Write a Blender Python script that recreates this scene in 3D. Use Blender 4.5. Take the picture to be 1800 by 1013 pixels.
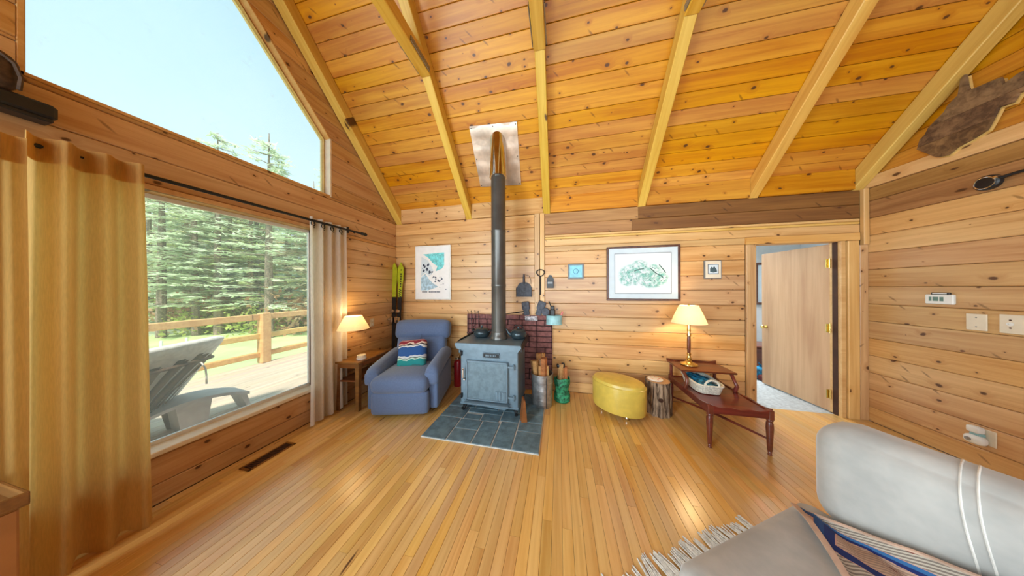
import bpy, math, random
from mathutils import Vector, Matrix
R = random.Random(7)
C = bpy.context.scene.collection
S = bpy.context.scene
PI = math.pi
for o in list(bpy.data.objects): bpy.data.objects.remove(o)

# ------------------------------------------------------------------ camera, world, sun, fill, exposure
YAW, PITCH, ROLL, EYE = .2122, .00076, -.00387, 1.49
cam = bpy.data.objects.new('camera', bpy.data.cameras.new('camera')); C.objects.link(cam)
cam.data.sensor_width = 36; cam.data.lens = 36*382.4/1800; cam.data.clip_start = .02; cam.data.clip_end = 300
fw = Vector((-math.sin(YAW)*math.cos(PITCH), math.cos(YAW)*math.cos(PITCH), math.sin(PITCH)))
rt = Vector((math.cos(YAW), math.sin(YAW), 0)); up = rt.cross(fw)
r2 = rt*math.cos(ROLL)+up*math.sin(ROLL); u2 = -rt*math.sin(ROLL)+up*math.cos(ROLL)
cam.matrix_world = Matrix(((r2.x,u2.x,-fw.x,0),(r2.y,u2.y,-fw.y,0),(r2.z,u2.z,-fw.z,EYE),(0,0,0,1)))
S.camera = cam

w = bpy.data.worlds.new('sky'); S.world = w; w.use_nodes = True
nt = w.node_tree; bg = nt.nodes['Background']
tc = nt.nodes.new('ShaderNodeTexCoord'); sx = nt.nodes.new('ShaderNodeSeparateXYZ'); nt.links.new(tc.outputs['Generated'], sx.inputs[0])
rp = nt.nodes.new('ShaderNodeValToRGB'); nt.links.new(sx.outputs[2], rp.inputs[0])
rp.color_ramp.elements[0].position = 0; rp.color_ramp.elements[0].color = (.74,.88,.94,1)
rp.color_ramp.elements[1].position = .75; rp.color_ramp.elements[1].color = (.42,.70,.86,1)
nz = nt.nodes.new('ShaderNodeTexNoise'); nz.inputs['Scale'].default_value = 1.6; nz.inputs['Detail'].default_value = 4
nt.links.new(tc.outputs['Generated'], nz.inputs['Vector'])
mx = nt.nodes.new('ShaderNodeMix'); mx.data_type = 'RGBA'; mp = nt.nodes.new('ShaderNodeMapRange')
mp.inputs[1].default_value = .42; mp.inputs[2].default_value = .75; mp.inputs[4].default_value = .7
nt.links.new(nz.outputs[0], mp.inputs[0]); nt.links.new(mp.outputs[0], mx.inputs[0])
nt.links.new(rp.outputs[0], mx.inputs[6]); mx.inputs[7].default_value = (.66,.84,.91,1)
nt.links.new(mx.outputs[2], bg.inputs[0]); bg.inputs[1].default_value = 1.45

def sun(direction, e, col, ang):
    l = bpy.data.lights.new('sun', 'SUN'); l.energy = e; l.color = col; l.angle = ang
    o = bpy.data.objects.new('sun', l); C.objects.link(o); o.rotation_euler = Vector(direction).to_track_quat('-Z','Y').to_euler()
sun((-.16,.60,-.78), 6.8, (1,.95,.86), .12)
def area(name, loc, direction, sx_, sy_, power, col, spread=150):
    l = bpy.data.lights.new(name, 'AREA'); l.shape = 'RECTANGLE'; l.size = sx_; l.size_y = sy_; l.energy = power; l.color = col
    l.spread = math.radians(spread)
    o = bpy.data.objects.new(name, l); C.objects.link(o); o.location = loc
    o.rotation_euler = Vector(direction).to_track_quat('-Z','Y').to_euler()
area('gable_fill', (-2.6,-1.2,2.1), (.95,.7,.05), 1.7, 3.6, 235, (.80,.93,1.0))  # unseen fill lamp added behind the camera by the left wall; no window here
area('rear_fill', (.6,-2.1,1.6), (0,1,.12), 4.6, 2.4, 64, (.78,.92,1), 85)  # unseen fill lamp added behind the camera to brighten back wall and ceiling
area('next_room_fill', (2.9,5.0,2.3), (0,-.2,-1), 1.2, 1.0, 62, (.90,.96,1))  # unseen lamp added to brighten the room beyond the door
S.view_settings.view_transform = 'Standard'; S.view_settings.look = 'None'
S.view_settings.exposure = 0; S.view_settings.gamma = 1; S.view_settings.use_curve_mapping = False

# ------------------------------------------------------------------ mesh builder
def fr(o, x, y):
    x = Vector(x).normalized(); y = Vector(y).normalized(); z = x.cross(y)
    return Matrix(((x.x,y.x,z.x,o[0]),(x.y,y.y,z.y,o[1]),(x.z,y.z,z.z,o[2]),(0,0,0,1)))
def rot(ax, a): return Matrix.Rotation(a, 4, ax)
def tr(x, y, z): return Matrix.Translation((x,y,z))
class G:
    def __init__(s, m=None): s.v = []; s.f = []; s.m = m or Matrix()
    def add(s, vs, fs, m=None):
        n = len(s.v); mm = s.m @ m if m else s.m
        s.v += [mm @ Vector(p) for p in vs]; s.f += [tuple(i+n for i in f) for f in fs]; return s
    def box(s, c, d, b=0, m=None):
        cx,cy,cz = c; hx,hy,hz = d[0]/2,d[1]/2,d[2]/2
        if not b:
            vs = [(cx+x*hx,cy+y*hy,cz+z*hz) for x in (-1,1) for y in (-1,1) for z in (-1,1)]
            return s.add(vs, [(0,1,3,2),(4,6,7,5),(0,4,5,1),(2,3,7,6),(0,2,6,4),(1,5,7,3)], m)
        b = min(b, hx*.9, hy*.9, hz*.9); vs = []; idx = {}
        for x in (-1,1):
            for y in (-1,1):
                for z in (-1,1):
                    for a in range(3):
                        q = [hx-b,hy-b,hz-b]; q[a] += b; idx[x,y,z,a] = len(vs)
                        vs.append((cx+x*q[0],cy+y*q[1],cz+z*q[2]))
        fs = []
        for a in range(3):
            o1,o2 = (a+1)%3,(a+2)%3
            for sg in (-1,1):
                loop = []
                for (p,q) in ((-1,-1),(1,-1),(1,1),(-1,1)):
                    k = [0,0,0]; k[a]=sg; k[o1]=p; k[o2]=q; loop.append(idx[k[0],k[1],k[2],a])
                fs.append(tuple(loop if sg>0 else loop[::-1]))
            for p in (-1,1):
                for q in (-1,1):
                    k0=[0,0,0]; k1=[0,0,0]; k0[a]=-1; k1[a]=1
                    for k in (k0,k1): k[o1]=p; k[o2]=q
                    l = [idx[(*k0,o1)],idx[(*k1,o1)],idx[(*k1,o2)],idx[(*k0,o2)]]
                    fs.append(tuple(l if p*q>0 else l[::-1]))
        for x in (-1,1):
            for y in (-1,1):
                for z in (-1,1):
                    l = [idx[x,y,z,a] for a in range(3)]; fs.append(tuple(l if x*y*z>0 else l[::-1]))
        return s.add(vs, fs, m)
    def lathe(s, prof, n=20, c=(0,0,0), m=None, cap=True, sq=None):
        vs = []; fs = []; k = len(prof)
        for r,z in prof:
            for i in range(n):
                a = 2*PI*i/n; e = (1,1) if not sq else sq
                vs.append((c[0]+r*math.cos(a)*e[0], c[1]+r*math.sin(a)*e[1], c[2]+z))
        for j in range(k-1):
            for i in range(n):
                i2 = (i+1)%n; fs.append((j*n+i, j*n+i2, (j+1)*n+i2, (j+1)*n+i))
        if cap:
            fs.append(tuple(range(n))[::-1]); fs.append(tuple((k-1)*n+i for i in range(n)))
        return s.add(vs, fs, m)
    def tube(s, pts, r, n=8, m=None, flat=None, cap=True):
        pts = [Vector(p) for p in pts]; vs = []; fs = []; k = len(pts)
        rs = r if isinstance(r, (list,tuple)) else [r]*k
        ref = None
        for i,p in enumerate(pts):
            t = (pts[min(i+1,k-1)]-pts[max(i-1,0)]).normalized()
            if ref is None:
                ref = Vector((0,0,1)) if abs(t.z) < .9 else Vector((1,0,0))
            a = (ref - t*ref.dot(t)).normalized(); b = t.cross(a); ref = a
            for j in range(n):
                g = 2*PI*j/n; e = flat or (1,1)
                vs.append(p + a*math.cos(g)*rs[i]*e[0] + b*math.sin(g)*rs[i]*e[1])
        for i in range(k-1):
            for j in range(n):
                j2 = (j+1)%n; fs.append((i*n+j, i*n+j2, (i+1)*n+j2, (i+1)*n+j))
        if cap: fs.append(tuple(range(n))[::-1]); fs.append(tuple((k-1)*n+j for j in range(n)))
        return s.add(vs, fs, m)
    def prism(s, poly, t, m=None, z0=0):
        n = len(poly); ar = sum(poly[i][0]*poly[(i+1)%n][1]-poly[(i+1)%n][0]*poly[i][1] for i in range(n))
        if ar < 0: poly = poly[::-1]
        vs = [(x,y,z0) for x,y in poly]+[(x,y,z0+t) for x,y in poly]
        fs = [tuple(range(n))[::-1], tuple(range(n,2*n))]+[(i,(i+1)%n,n+(i+1)%n,n+i) for i in range(n)]
        return s.add(vs, fs, m)
    def grid(s, f, nu, nv, m=None, flip=False):
        vs = [f(i/nu, j/nv) for j in range(nv+1) for i in range(nu+1)]; q = nu+1
        fs = [(j*q+i, j*q+i+1, (j+1)*q+i+1, (j+1)*q+i) for j in range(nv) for i in range(nu)]
        if flip: fs = [f_[::-1] for f_ in fs]
        return s.add(vs, fs, m)
    def cushion(s, c, d, r, n=8, puff=(0,0,0), m=None):
        h = [d[i]/2 for i in range(3)]; r = min(r, *h); vs = []; fs = []; key = {}
        def vert(p):
            k = tuple(round(x,5) for x in p)
            if k in key: return key[k]
            q = [p[i]*h[i] for i in range(3)]; inner = [max(-(h[i]-r), min(h[i]-r, q[i])) for i in range(3)]
            dv = Vector([q[i]-inner[i] for i in range(3)])
            if dv.length > 1e-9: dv = dv.normalized()*r
            o = Vector(inner)+dv
            for i in range(3):
                if puff[i]:
                    a,b = (i+1)%3,(i+2)%3
                    o[i] += (1 if p[i]>0 else -1)*abs(p[i])**2*puff[i]*max(0,1-p[a]**2)*max(0,1-p[b]**2)
            vs.append(o+Vector(c)); key[k] = len(vs)-1; return key[k]
        for a in range(3):
            b,e = (a+1)%3,(a+2)%3
            for sg in (-1,1):
                for i in range(n):
                    for j in range(n):
                        l = []
                        for di,dj in ((0,0),(1,0),(1,1),(0,1)):
                            p = [0,0,0]; p[a]=sg
                            f = lambda t: math.sin((2*t/n-1)*PI/2)*.5+(2*t/n-1)*.5
                            p[b]=f(i+di); p[e]=f(j+dj); l.append(vert(p))
                        fs.append(tuple(l if sg>0 else l[::-1]))
        return s.add(vs, fs, m)

def obj(name, g, mat, parent=None, loc=None, mw=None, smooth=True, kind=None, ang=40):
    me = bpy.data.meshes.new(name); me.from_pydata([tuple(v) for v in g.v], [], g.f); me.validate()
    if mat: me.materials.append(mat)
    if smooth and len(me.polygons):
        me.polygons.foreach_set('use_smooth', [True]*len(me.polygons)); me.set_sharp_from_angle(angle=math.radians(ang))
    o = bpy.data.objects.new(name, me); C.objects.link(o)
    if parent: o.parent = parent
    if mw: o.matrix_local = mw
    if loc: o.location = loc
    if kind: o['kind'] = kind
    return o
def tag(o, label, cat, group=None, kind=None):
    o['label'] = label; o['category'] = cat
    if group: o['group'] = group
    if kind: o['kind'] = kind
    return o
def thing(name, label, cat, loc=(0,0,0), rz=0, group=None):
    o = bpy.data.objects.new(name, None); C.objects.link(o); o.empty_display_size = .05
    o.location = loc; o.rotation_euler = (0,0,rz)
    return tag(o, label, cat, group)
def struct(name, g=None, mat=None, **k):
    if g: o = obj(name, g, mat, **k)
    else:
        o = bpy.data.objects.new(name, None); C.objects.link(o)
    o['kind'] = 'structure'; return o
def dup(o, parent=None):
    c = o.copy(); C.objects.link(c)
    if parent: c.parent = parent
    for ch in o.children: dup(ch, c)
    return c

# ------------------------------------------------------------------ materials
def srgb(r, g, b):
    f = lambda x: (x/255/12.92) if x <= 10 else ((x/255+.055)/1.055)**2.4
    return (f(r), f(g), f(b), 1)
class N:
    def __init__(s, name):
        s.mat = bpy.data.materials.new(name); s.mat.use_nodes = True; s.t = s.mat.node_tree
        s.b = s.t.nodes['Principled BSDF']; s.out = s.t.nodes['Material Output']
    def n(s, typ, **kw):
        o = s.t.nodes.new('ShaderNode'+typ)
        for k,v in kw.items():
            if k.startswith('i_'):
                k = k[2:]; k = int(k) if k.isdigit() else k.replace('_',' ')
                s.set(o.inputs[k], v)
            else: setattr(o, k, v)
        return o
    def set(s, inp, v):
        if hasattr(v, 'is_output') or hasattr(v, 'links'): s.t.links.new(v, inp)
        else: inp.default_value = v
    def math(s, op, a, b=0, c=None, clamp=False):
        o = s.n('Math', operation=op, use_clamp=clamp); s.set(o.inputs[0], a); s.set(o.inputs[1], b)
        if c is not None: s.set(o.inputs[2], c)
        return o.outputs[0]
    def vm(s, op, a, b):
        o = s.n('VectorMath', operation=op); s.set(o.inputs[0], a); s.set(o.inputs[1], b); return o.outputs[0]
    def mix(s, f, a, b, mode='MIX'):
        o = s.n('Mix', data_type='RGBA', blend_type=mode); s.set(o.inputs[0], f); s.set(o.inputs[6], a); s.set(o.inputs[7], b); return o.outputs[2]
    def rng(s, v, a, b, c=0, d=1, smooth=True):
        o = s.n('MapRange', interpolation_type='SMOOTHSTEP' if smooth else 'LINEAR'); s.set(o.inputs[0], v)
        for i,x in enumerate((a,b,c,d)): s.set(o.inputs[i+1], x)
        return o.outputs[0]
    def noise(s, vec, scale, detail=3, rough=.55, dist=0):
        o = s.n('TexNoise'); s.set(o.inputs['Vector'], vec); o.inputs['Scale'].default_value = scale
        o.inputs['Detail'].default_value = detail; o.inputs['Roughness'].default_value = rough; o.inputs['Distortion'].default_value = dist
        return o.outputs[0]
    def obj(s, rnd=True):
        v = s.n('TexCoord').outputs['Object']
        if rnd:
            r = s.n('ObjectInfo').outputs['Random']
            c = s.n('CombineXYZ'); s.set(c.inputs[0], s.math('MULTIPLY', r, 31.7)); s.set(c.inputs[1], s.math('MULTIPLY', r, 57.3)); s.set(c.inputs[2], s.math('MULTIPLY', r, 13.1))
            v = s.vm('ADD', v, c.outputs[0])
        return v
    def bump(s, h, st, d=.01):
        o = s.n('Bump'); o.inputs['Strength'].default_value = st; o.inputs['Distance'].default_value = d; s.set(o.inputs['Height'], h)
        s.set(s.b.inputs['Normal'], o.outputs[0])
    def done(s, col=None, rough=.5, metal=0, **kw):
        if col is not None: s.set(s.b.inputs['Base Color'], col)
        s.set(s.b.inputs['Roughness'], rough); s.b.inputs['Metallic'].default_value = metal
        for k,v in kw.items(): s.set(s.b.inputs[k.replace('_',' ')], v)
        return s.mat
def plain(name, c, rough=.5, metal=0, var=.12, scale=12, bump=0, bscale=60, **kw):
    m = N(name); v = m.obj(); f = m.noise(v, scale, 3)
    d = tuple(x*(1-var*1.6) for x in c[:3])+(1,); l = tuple(min(1,x*(1+var)) for x in c[:3])+(1,)
    col = m.mix(m.rng(f,.3,.7), d, l)
    if bump: m.bump(m.noise(v, bscale, 3), bump, .004)
    return m.done(col, rough, metal, **kw)
def wood(name, light, dark, knot=(.085,.028,.008,1), kn=.5, rough=.42, kx=2.6, ky=6.0, var=.16, streak=.5, hue=.012, coat=0, kmax=.13, swap=False, crough=.18):
    m = N(name); v = m.obj()
    if swap:
        q_ = m.n('SeparateXYZ'); m.set(q_.inputs[0], v); w_ = m.n('CombineXYZ')
        for i_,j_ in ((2,0),(0,1),(1,2)): m.t.links.new(q_.outputs[i_], w_.inputs[j_])
        v = w_.outputs[0]
    kv = m.vm('MULTIPLY', v, (kx,ky,ky*.6))
    # slight slant so that knots lean
    wob = m.noise(v, 3.0, 2); wv = m.n('CombineXYZ'); m.set(wv.inputs[1], m.math('MULTIPLY', wob, .5)); kv = m.vm('ADD', kv, wv.outputs[0])
    vo = m.n('TexVoronoi', voronoi_dimensions='2D'); m.set(vo.inputs['Vector'], kv); vo.inputs['Scale'].default_value = 1
    d = vo.outputs['Distance']; cs = m.n('SeparateXYZ'); m.set(cs.inputs[0], vo.outputs['Color'])
    rad = m.rng(cs.outputs[0], 1-kn, 1.0, 0.001, kmax, False)
    rag = m.math('ADD', d, m.math('MULTIPLY', m.math('SUBTRACT', m.noise(v, 60, 2), .5), .035))
    kmask = m.math('SUBTRACT', 1, m.rng(rag, m.math('MULTIPLY', rad, .45), rad))
    halo = m.math('SUBTRACT', 1, m.rng(d, rad, m.math('MULTIPLY', rad, 3.2)))
    off = m.n('CombineXYZ'); m.set(off.inputs[1], m.math('MULTIPLY', halo, .03))
    gv = m.vm('MULTIPLY', m.vm('ADD', v, off.outputs[0]), (1.1,26,26))
    g = m.noise(gv, 1.0, 5, .62, .6)
    g2 = m.noise(m.vm('MULTIPLY', v, (.7,6,6)), 1.0, 2)
    fac = m.math('ADD', m.math('MULTIPLY', m.rng(g,.32,.7), .55), m.math('MULTIPLY', m.rng(g2,.35,.75), streak), clamp=True)
    col = m.mix(fac, light, dark)
    col = m.mix(m.math('MULTIPLY', halo, .45), col, dark)
    if kn > .45:      # slanting spike knots
        mp_ = m.n('Mapping'); m.set(mp_.inputs[0], v); mp_.inputs['Rotation'].default_value = (0,0,.75); mr = m.n('Mapping'); m.set(mr.inputs[0], mp_.outputs[0]); mr.inputs['Scale'].default_value = (2.6,13,1)
        vs_ = m.n('TexVoronoi', voronoi_dimensions='2D'); m.set(vs_.inputs['Vector'], mr.outputs[0]); vs_.inputs['Scale'].default_value = 1
        c2 = m.n('SeparateXYZ'); m.set(c2.inputs[0], vs_.outputs['Color']); ok = m.math('GREATER_THAN', c2.outputs[1], .86)
        spk = m.math('MULTIPLY', ok, m.math('SUBTRACT', 1, m.rng(m.math('ADD', vs_.outputs['Distance'], m.math('MULTIPLY', m.noise(v, 45, 2), .06)), .07, .17)))
        col = m.mix(m.math('MULTIPLY', spk, .7), col, tuple(x*.45 for x in dark[:3])+(1,))
    r = m.n('ObjectInfo').outputs['Random']
    hsv = m.n('HueSaturation'); m.set(hsv.inputs['Color'], col)
    m.set(hsv.inputs['Hue'], m.rng(r,0,1,.5-hue,.5+hue,False)); r2_ = m.math('FRACT', m.math('MULTIPLY', r, 7.31))
    m.set(hsv.inputs['Value'], m.rng(r2_,0,1,1-var,1+var*.8,False)); m.set(hsv.inputs['Saturation'], m.rng(m.math('FRACT', m.math('MULTIPLY', r, 3.7)),0,1,.94,1.06,False))
    col = m.mix(m.math('MULTIPLY', kmask, .95), hsv.outputs[0], knot)
    m.bump(g, .12, .002)
    return m.done(col, rough, 0, Coat_Weight=coat, Coat_Roughness=crough) if coat else m.done(col, rough)

M = {}
M['pine'] = wood('pine_wall', srgb(224,182,126), srgb(190,138,82), kn=.72, kmax=.115, streak=.6, var=.13, hue=.004, kx=4.0, ky=5.8, rough=.36)
M['ceil'] = wood('pine_ceiling', srgb(216,152,38), srgb(178,102,10), kn=.75, rough=.40, kmax=.13, var=.09, hue=.004, kx=4.2, ky=6.6)
M['beam'] = wood('pine_beam', srgb(230,188,90), srgb(204,150,54), kn=.4, kx=1.6, ky=4.5, rough=.45, var=.07)
M['brownboard'] = wood('brown_rough_board', srgb(142,98,54), srgb(108,68,34), kn=.5, rough=.6, hue=.004, var=.08)
M['oldpine'] = wood('aged_pine', srgb(186,140,84), srgb(146,100,54), kn=.5, rough=.5, hue=.005, var=.10)
M['trim'] = wood('pine_trim', srgb(228,188,120), srgb(204,154,84), kn=.35, rough=.45, var=.06)
M['floor'] = wood('fir_floor', srgb(236,194,120), srgb(204,148,72), kn=.10, rough=.24, kx=1.2, ky=9, var=.14, hue=.005, streak=.45, coat=1.0, crough=.30, kmax=.09)
M['gap'] = plain('dark_gap', srgb(70,40,22), .8)
M['deck'] = wood('weathered_deck', srgb(210,190,166), srgb(182,160,138), kn=.2, rough=.7, var=.08)
M['rail'] = wood('rail_wood', srgb(226,184,112), srgb(196,146,78), kn=.3, rough=.6, var=.06)
M['cherry'] = wood('cherry_wood', srgb(126,54,38), srgb(78,30,22), kn=0, rough=.28, var=.03, coat=.3)
M['oak'] = wood('oak_brown', srgb(150,98,52), srgb(110,68,34), kn=.1, rough=.4, var=.04)
M['doorply'] = wood('door_plywood', srgb(216,172,126), srgb(194,146,102), kn=0, rough=.5, streak=.8, var=.02, swap=True)
M['barn'] = wood('barn_wood', srgb(152,116,80), srgb(84,58,38), kn=.25, rough=.8, var=.10, streak=.7)
M['logwood'] = wood('split_log', srgb(196,146,94), srgb(140,94,56), kn=.2, rough=.8)
M['iron'] = plain('black_iron', srgb(46,48,50), .45, .6, .2, 20)
M['stove'] = plain('grey_cast_iron', srgb(112,134,148), .34, .25, .07, 14, bump=.08, bscale=120)
M['stovedoor'] = plain('dusty_cast_iron', srgb(106,128,140), .42, .2, .12, 16, bump=.1, bscale=150)
M['pot'] = plain('enamel_iron', srgb(52,66,72), .25, .3, .15, 15)
M['pipe'] = plain('stovepipe_black', srgb(92,90,86), .30, .5, .12, 5)
M['chrome'] = plain('chrome', srgb(220,214,205), .12, 1, .05)
M['alum'] = plain('aluminium_sheet', srgb(222,206,190), .38, .75, .12, 8, bump=.6, bscale=9)
M['brass'] = plain('brass', srgb(226,200,124), .22, 1, .08)
M['galv'] = plain('galvanised_steel', srgb(172,174,176), .35, .8, .15, 20)
M['denim'] = plain('blue_grey_upholstery', srgb(94,114,150), .9, 0, .05, 60, bump=.3, bscale=260, Sheen_Weight=.3)
M['suede'] = plain('grey_beige_suede', srgb(172,172,168), .92, 0, .15, 5, bump=.25, bscale=40, Sheen_Weight=.4)
def suede_mat():
    m = N('creased_suede'); v = m.obj(False)
    nap = m.noise(v, 5, 4, .6); fold = m.noise(m.vm('MULTIPLY', v, (5,2.2,2.2)), 1.0, 1, .4, .6)
    ridge = m.math('SUBTRACT', 1, m.math('MULTIPLY', m.math('ABSOLUTE', m.math('SUBTRACT', fold, .5)), 7), clamp=True)
    m.bump(m.math('ADD', m.math('MULTIPLY', ridge, .35), m.math('MULTIPLY', m.noise(v, 90, 3), .10)), .22, .012)
    return m.done(m.mix(m.rng(nap,.3,.7), srgb(162,162,158), srgb(186,184,178)), .92, 0, Sheen_Weight=.4)
M['suede'] = suede_mat()
M['stitch'] = plain('pale_stitching', srgb(224,222,214), .9)
M['vinyl'] = plain('mustard_vinyl', srgb(216,188,84), .28, 0, .08, 8, bump=.15, bscale=30)
M['white'] = plain('white_plastic', srgb(232,232,226), .4, 0, .03)
M['ivory'] = plain('ivory_plastic', srgb(226,214,190), .4, 0, .03)
M['lcd'] = plain('lcd_green', srgb(96,128,116), .3)
M['black'] = plain('black_plastic', srgb(28,28,30), .4)
M['slate'] = plain('blue_slate', srgb(100,126,138), .38, 0, .20, 14, bump=.4, bscale=30)
M['grout'] = plain('pale_grout', srgb(206,206,200), .9)
M['brick'] = plain('plum_brick', srgb(134,86,82), .8, 0, .22, 20, bump=.4, bscale=70)
M['mortar'] = plain('dark_mortar', srgb(56,36,38), .95)
M['redpaint'] = plain('red_paint', srgb(150,26,34), .3)
M['teal'] = plain('teal_tin', srgb(150,196,200), .4, .1, .1, 20)
M['green'] = plain('green_bag', srgb(42,132,92), .6, 0, .5, 30, bump=.5, bscale=30)
M['paper'] = plain('white_paper', srgb(238,238,236), .6, 0, .02)
M['matboard'] = plain('blue_white_matboard', srgb(208,220,226), .7, 0, .02)
M['frame_dark'] = plain('walnut_frame', srgb(92,58,46), .35, 0, .2, 20)
M['frame_grey'] = plain('grey_frame', srgb(110,116,122), .4, 0, .1)
M['print_teal'] = plain('teal_ink', srgb(120,214,218), .6, 0, .2, 25)
M['print_blue'] = plain('pale_blue_ink', srgb(176,208,226), .6, 0, .2, 25)
M['print_dark'] = plain('dark_ink', srgb(72,84,104), .6)
M['tile_blue'] = plain('turquoise_tile', srgb(120,196,214), .3, 0, .1, 20)
M['plate'] = plain('white_ceramic', srgb(240,236,228), .2, 0, .03)
M['wicker'] = plain('white_wicker', srgb(224,220,204), .6, 0, .2, 90, bump=.9, bscale=110)
M['bluecloth'] = plain('teal_blue_cloth', srgb(30,120,160), .85, 0, .5, 22, bump=.3)
M['carpet'] = plain('pale_blue_carpet', srgb(196,204,206), .95, 0, .1, 30, bump=.5, bscale=200)
M['wallwhite'] = plain('white_plaster', srgb(226,230,230), .8, 0, .02)
M['rattan'] = plain('grey_rattan', srgb(84,64,48), .7, 0, .25, 40, bump=.4)
M['canvas'] = plain('off_white_canvas', srgb(228,222,212), .9, 0, .08, 20, bump=.3, bscale=80)
M['greyplas'] = plain('grey_resin', srgb(176,172,172), .5, 0, .06)
M['bark'] = plain('pine_bark', srgb(140,124,110), .9, 0, .3, 12, bump=.5)
M['wool'] = plain('white_wool', srgb(226,226,220), .95, 0, .15, 60)
M['ski'] = plain('lime_ski', srgb(176,188,40), .3, 0, .1, 10)
M['leather'] = plain('dark_glove_leather', srgb(82,86,96), .7, 0, .2, 25)
M['brownpanel'] = plain('tan_laminate', srgb(176,122,74), .5, 0, .06, 6)
def curtain_mat(name, c, tr_=.45):
    m = N(name); v = m.obj(False); f = m.noise(m.vm('MULTIPLY', v, (60,60,6)), 4, 2)
    col = m.mix(m.rng(f,.3,.7), tuple(x*.9 for x in c[:3])+(1,), c)
    d = m.n('BsdfDiffuse'); m.set(d.inputs[0], col); t = m.n('BsdfTranslucent'); m.set(t.inputs[0], col)
    mx_ = m.n('MixShader'); mx_.inputs[0].default_value = tr_
    m.t.links.new(d.outputs[0], mx_.inputs[1]); m.t.links.new(t.outputs[0], mx_.inputs[2]); m.t.links.new(mx_.outputs[0], m.out.inputs[0]); return m.mat
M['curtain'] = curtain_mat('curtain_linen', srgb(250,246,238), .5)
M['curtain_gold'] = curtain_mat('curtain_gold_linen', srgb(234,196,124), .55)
M['shade'] = curtain_mat('lamp_shade_cloth', srgb(255,248,228), .6)
def glass_mat():
    m = N('window_glass'); t = m.n('BsdfTransparent'); t.inputs[0].default_value = (.97,.985,.98,1)
    g = m.n('BsdfGlossy'); g.inputs['Roughness'].default_value = .02
    fz = m.n('Fresnel'); fz.inputs[0].default_value = 1.3
    v = m.obj(False); haze_veil = m.rng(m.noise(v, 9, 5, .7), .60, .8, .085, .17)  # pale veil put into the glass for the washed-out glare of the view
    dd = m.n('BsdfTranslucent'); dd.inputs[0].default_value = (.8,.8,.76,1)
    m1 = m.n('MixShader'); m.set(m1.inputs[0], fz.outputs[0]); m.t.links.new(t.outputs[0], m1.inputs[1]); m.t.links.new(g.outputs[0], m1.inputs[2])
    m2 = m.n('MixShader'); m.set(m2.inputs[0], haze_veil); m.t.links.new(m1.outputs[0], m2.inputs[1]); m.t.links.new(dd.outputs[0], m2.inputs[2])
    m.t.links.new(m2.outputs[0], m.out.inputs[0]); return m.mat
M['glass'] = glass_mat(); M['sill'] = plain('cream_sill_lit_jamb', srgb(238,226,204), .4, 0, .04)
def emit_mat(name, c, s):
    m = N(name); m.b.inputs['Emission Color'].default_value = c; m.b.inputs['Emission Strength'].default_value = s; return m.done(c, .5)
M['bulb'] = emit_mat('lit_bulb', (1,.78,.42,1), 14)
def sketch_mat():   # green wash drawing on white paper, flat print
    m = N('green_sketch_print'); v = m.obj(False); sp = m.n('SeparateXYZ'); m.set(sp.inputs[0], v)
    x, y = sp.outputs[0], sp.outputs[1]
    def blob(cx, cy, rx, ry):
        a = m.math('DIVIDE', m.math('SUBTRACT', x, cx), rx); b = m.math('DIVIDE', m.math('SUBTRACT', y, cy), ry)
        return m.math('SUBTRACT', 1, m.math('ADD', m.math('MULTIPLY', a, a), m.math('MULTIPLY', b, b)), clamp=True)
    s = blob(-.10,-.02,.22,.16)
    for q in ((.10,-.07,.24,.14),(.12,.03,.12,.10),(-.03,.10,.12,.09),(.22,-.06,.10,.06),(-.18,-.08,.12,.10)): s = m.math('MAXIMUM', s, blob(*q))
    n1 = m.noise(v, 14, 5, .7); n2 = m.noise(v, 38, 4, .7)
    wash = m.math('MULTIPLY', m.rng(s,.0,.5), m.rng(n1,.38,.62)); dark = m.math('MULTIPLY', m.rng(s,.1,.7), m.rng(n2,.52,.64))
    col = m.mix(wash, srgb(228,234,236), srgb(120,186,172)); col = m.mix(m.math('MULTIPLY', dark, .85), col, srgb(46,104,96))
    return m.done(col, .5)
M['sketch'] = sketch_mat()
def pillow_mat():
    m = N('landscape_pillow_cloth'); v = m.obj(False); sp = m.n('SeparateXYZ'); m.set(sp.inputs[0], v)
    jag = m.math('MULTIPLY', m.math('SUBTRACT', m.noise(m.vm('MULTIPLY', v, (1,0,1)), 11, 1), .5), .085)
    h = m.math('ADD', m.math('ADD', sp.outputs[2], .18), jag)
    r = m.n('ValToRGB'); r.color_ramp.interpolation = 'CONSTANT'; m.set(r.inputs[0], m.math('DIVIDE', h, .36))
    cs = [(0,(60,120,120)),(.08,(36,140,140)),(.26,(190,220,206)),(.31,(96,110,100)),(.34,(200,208,214)),(.41,(40,86,150)),(.70,(214,218,220)),(.76,(60,50,50)),(.80,(220,200,184)),(.84,(140,44,58)),(.93,(186,140,140))]
    e = r.color_ramp.elements
    while len(e) < len(cs): e.new(.5)
    for i,(p,c) in enumerate(cs): e[i].position = p; e[i].color = srgb(*c)
    return m.done(r.outputs[0], .9)
M['pillow'] = pillow_mat()
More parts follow.
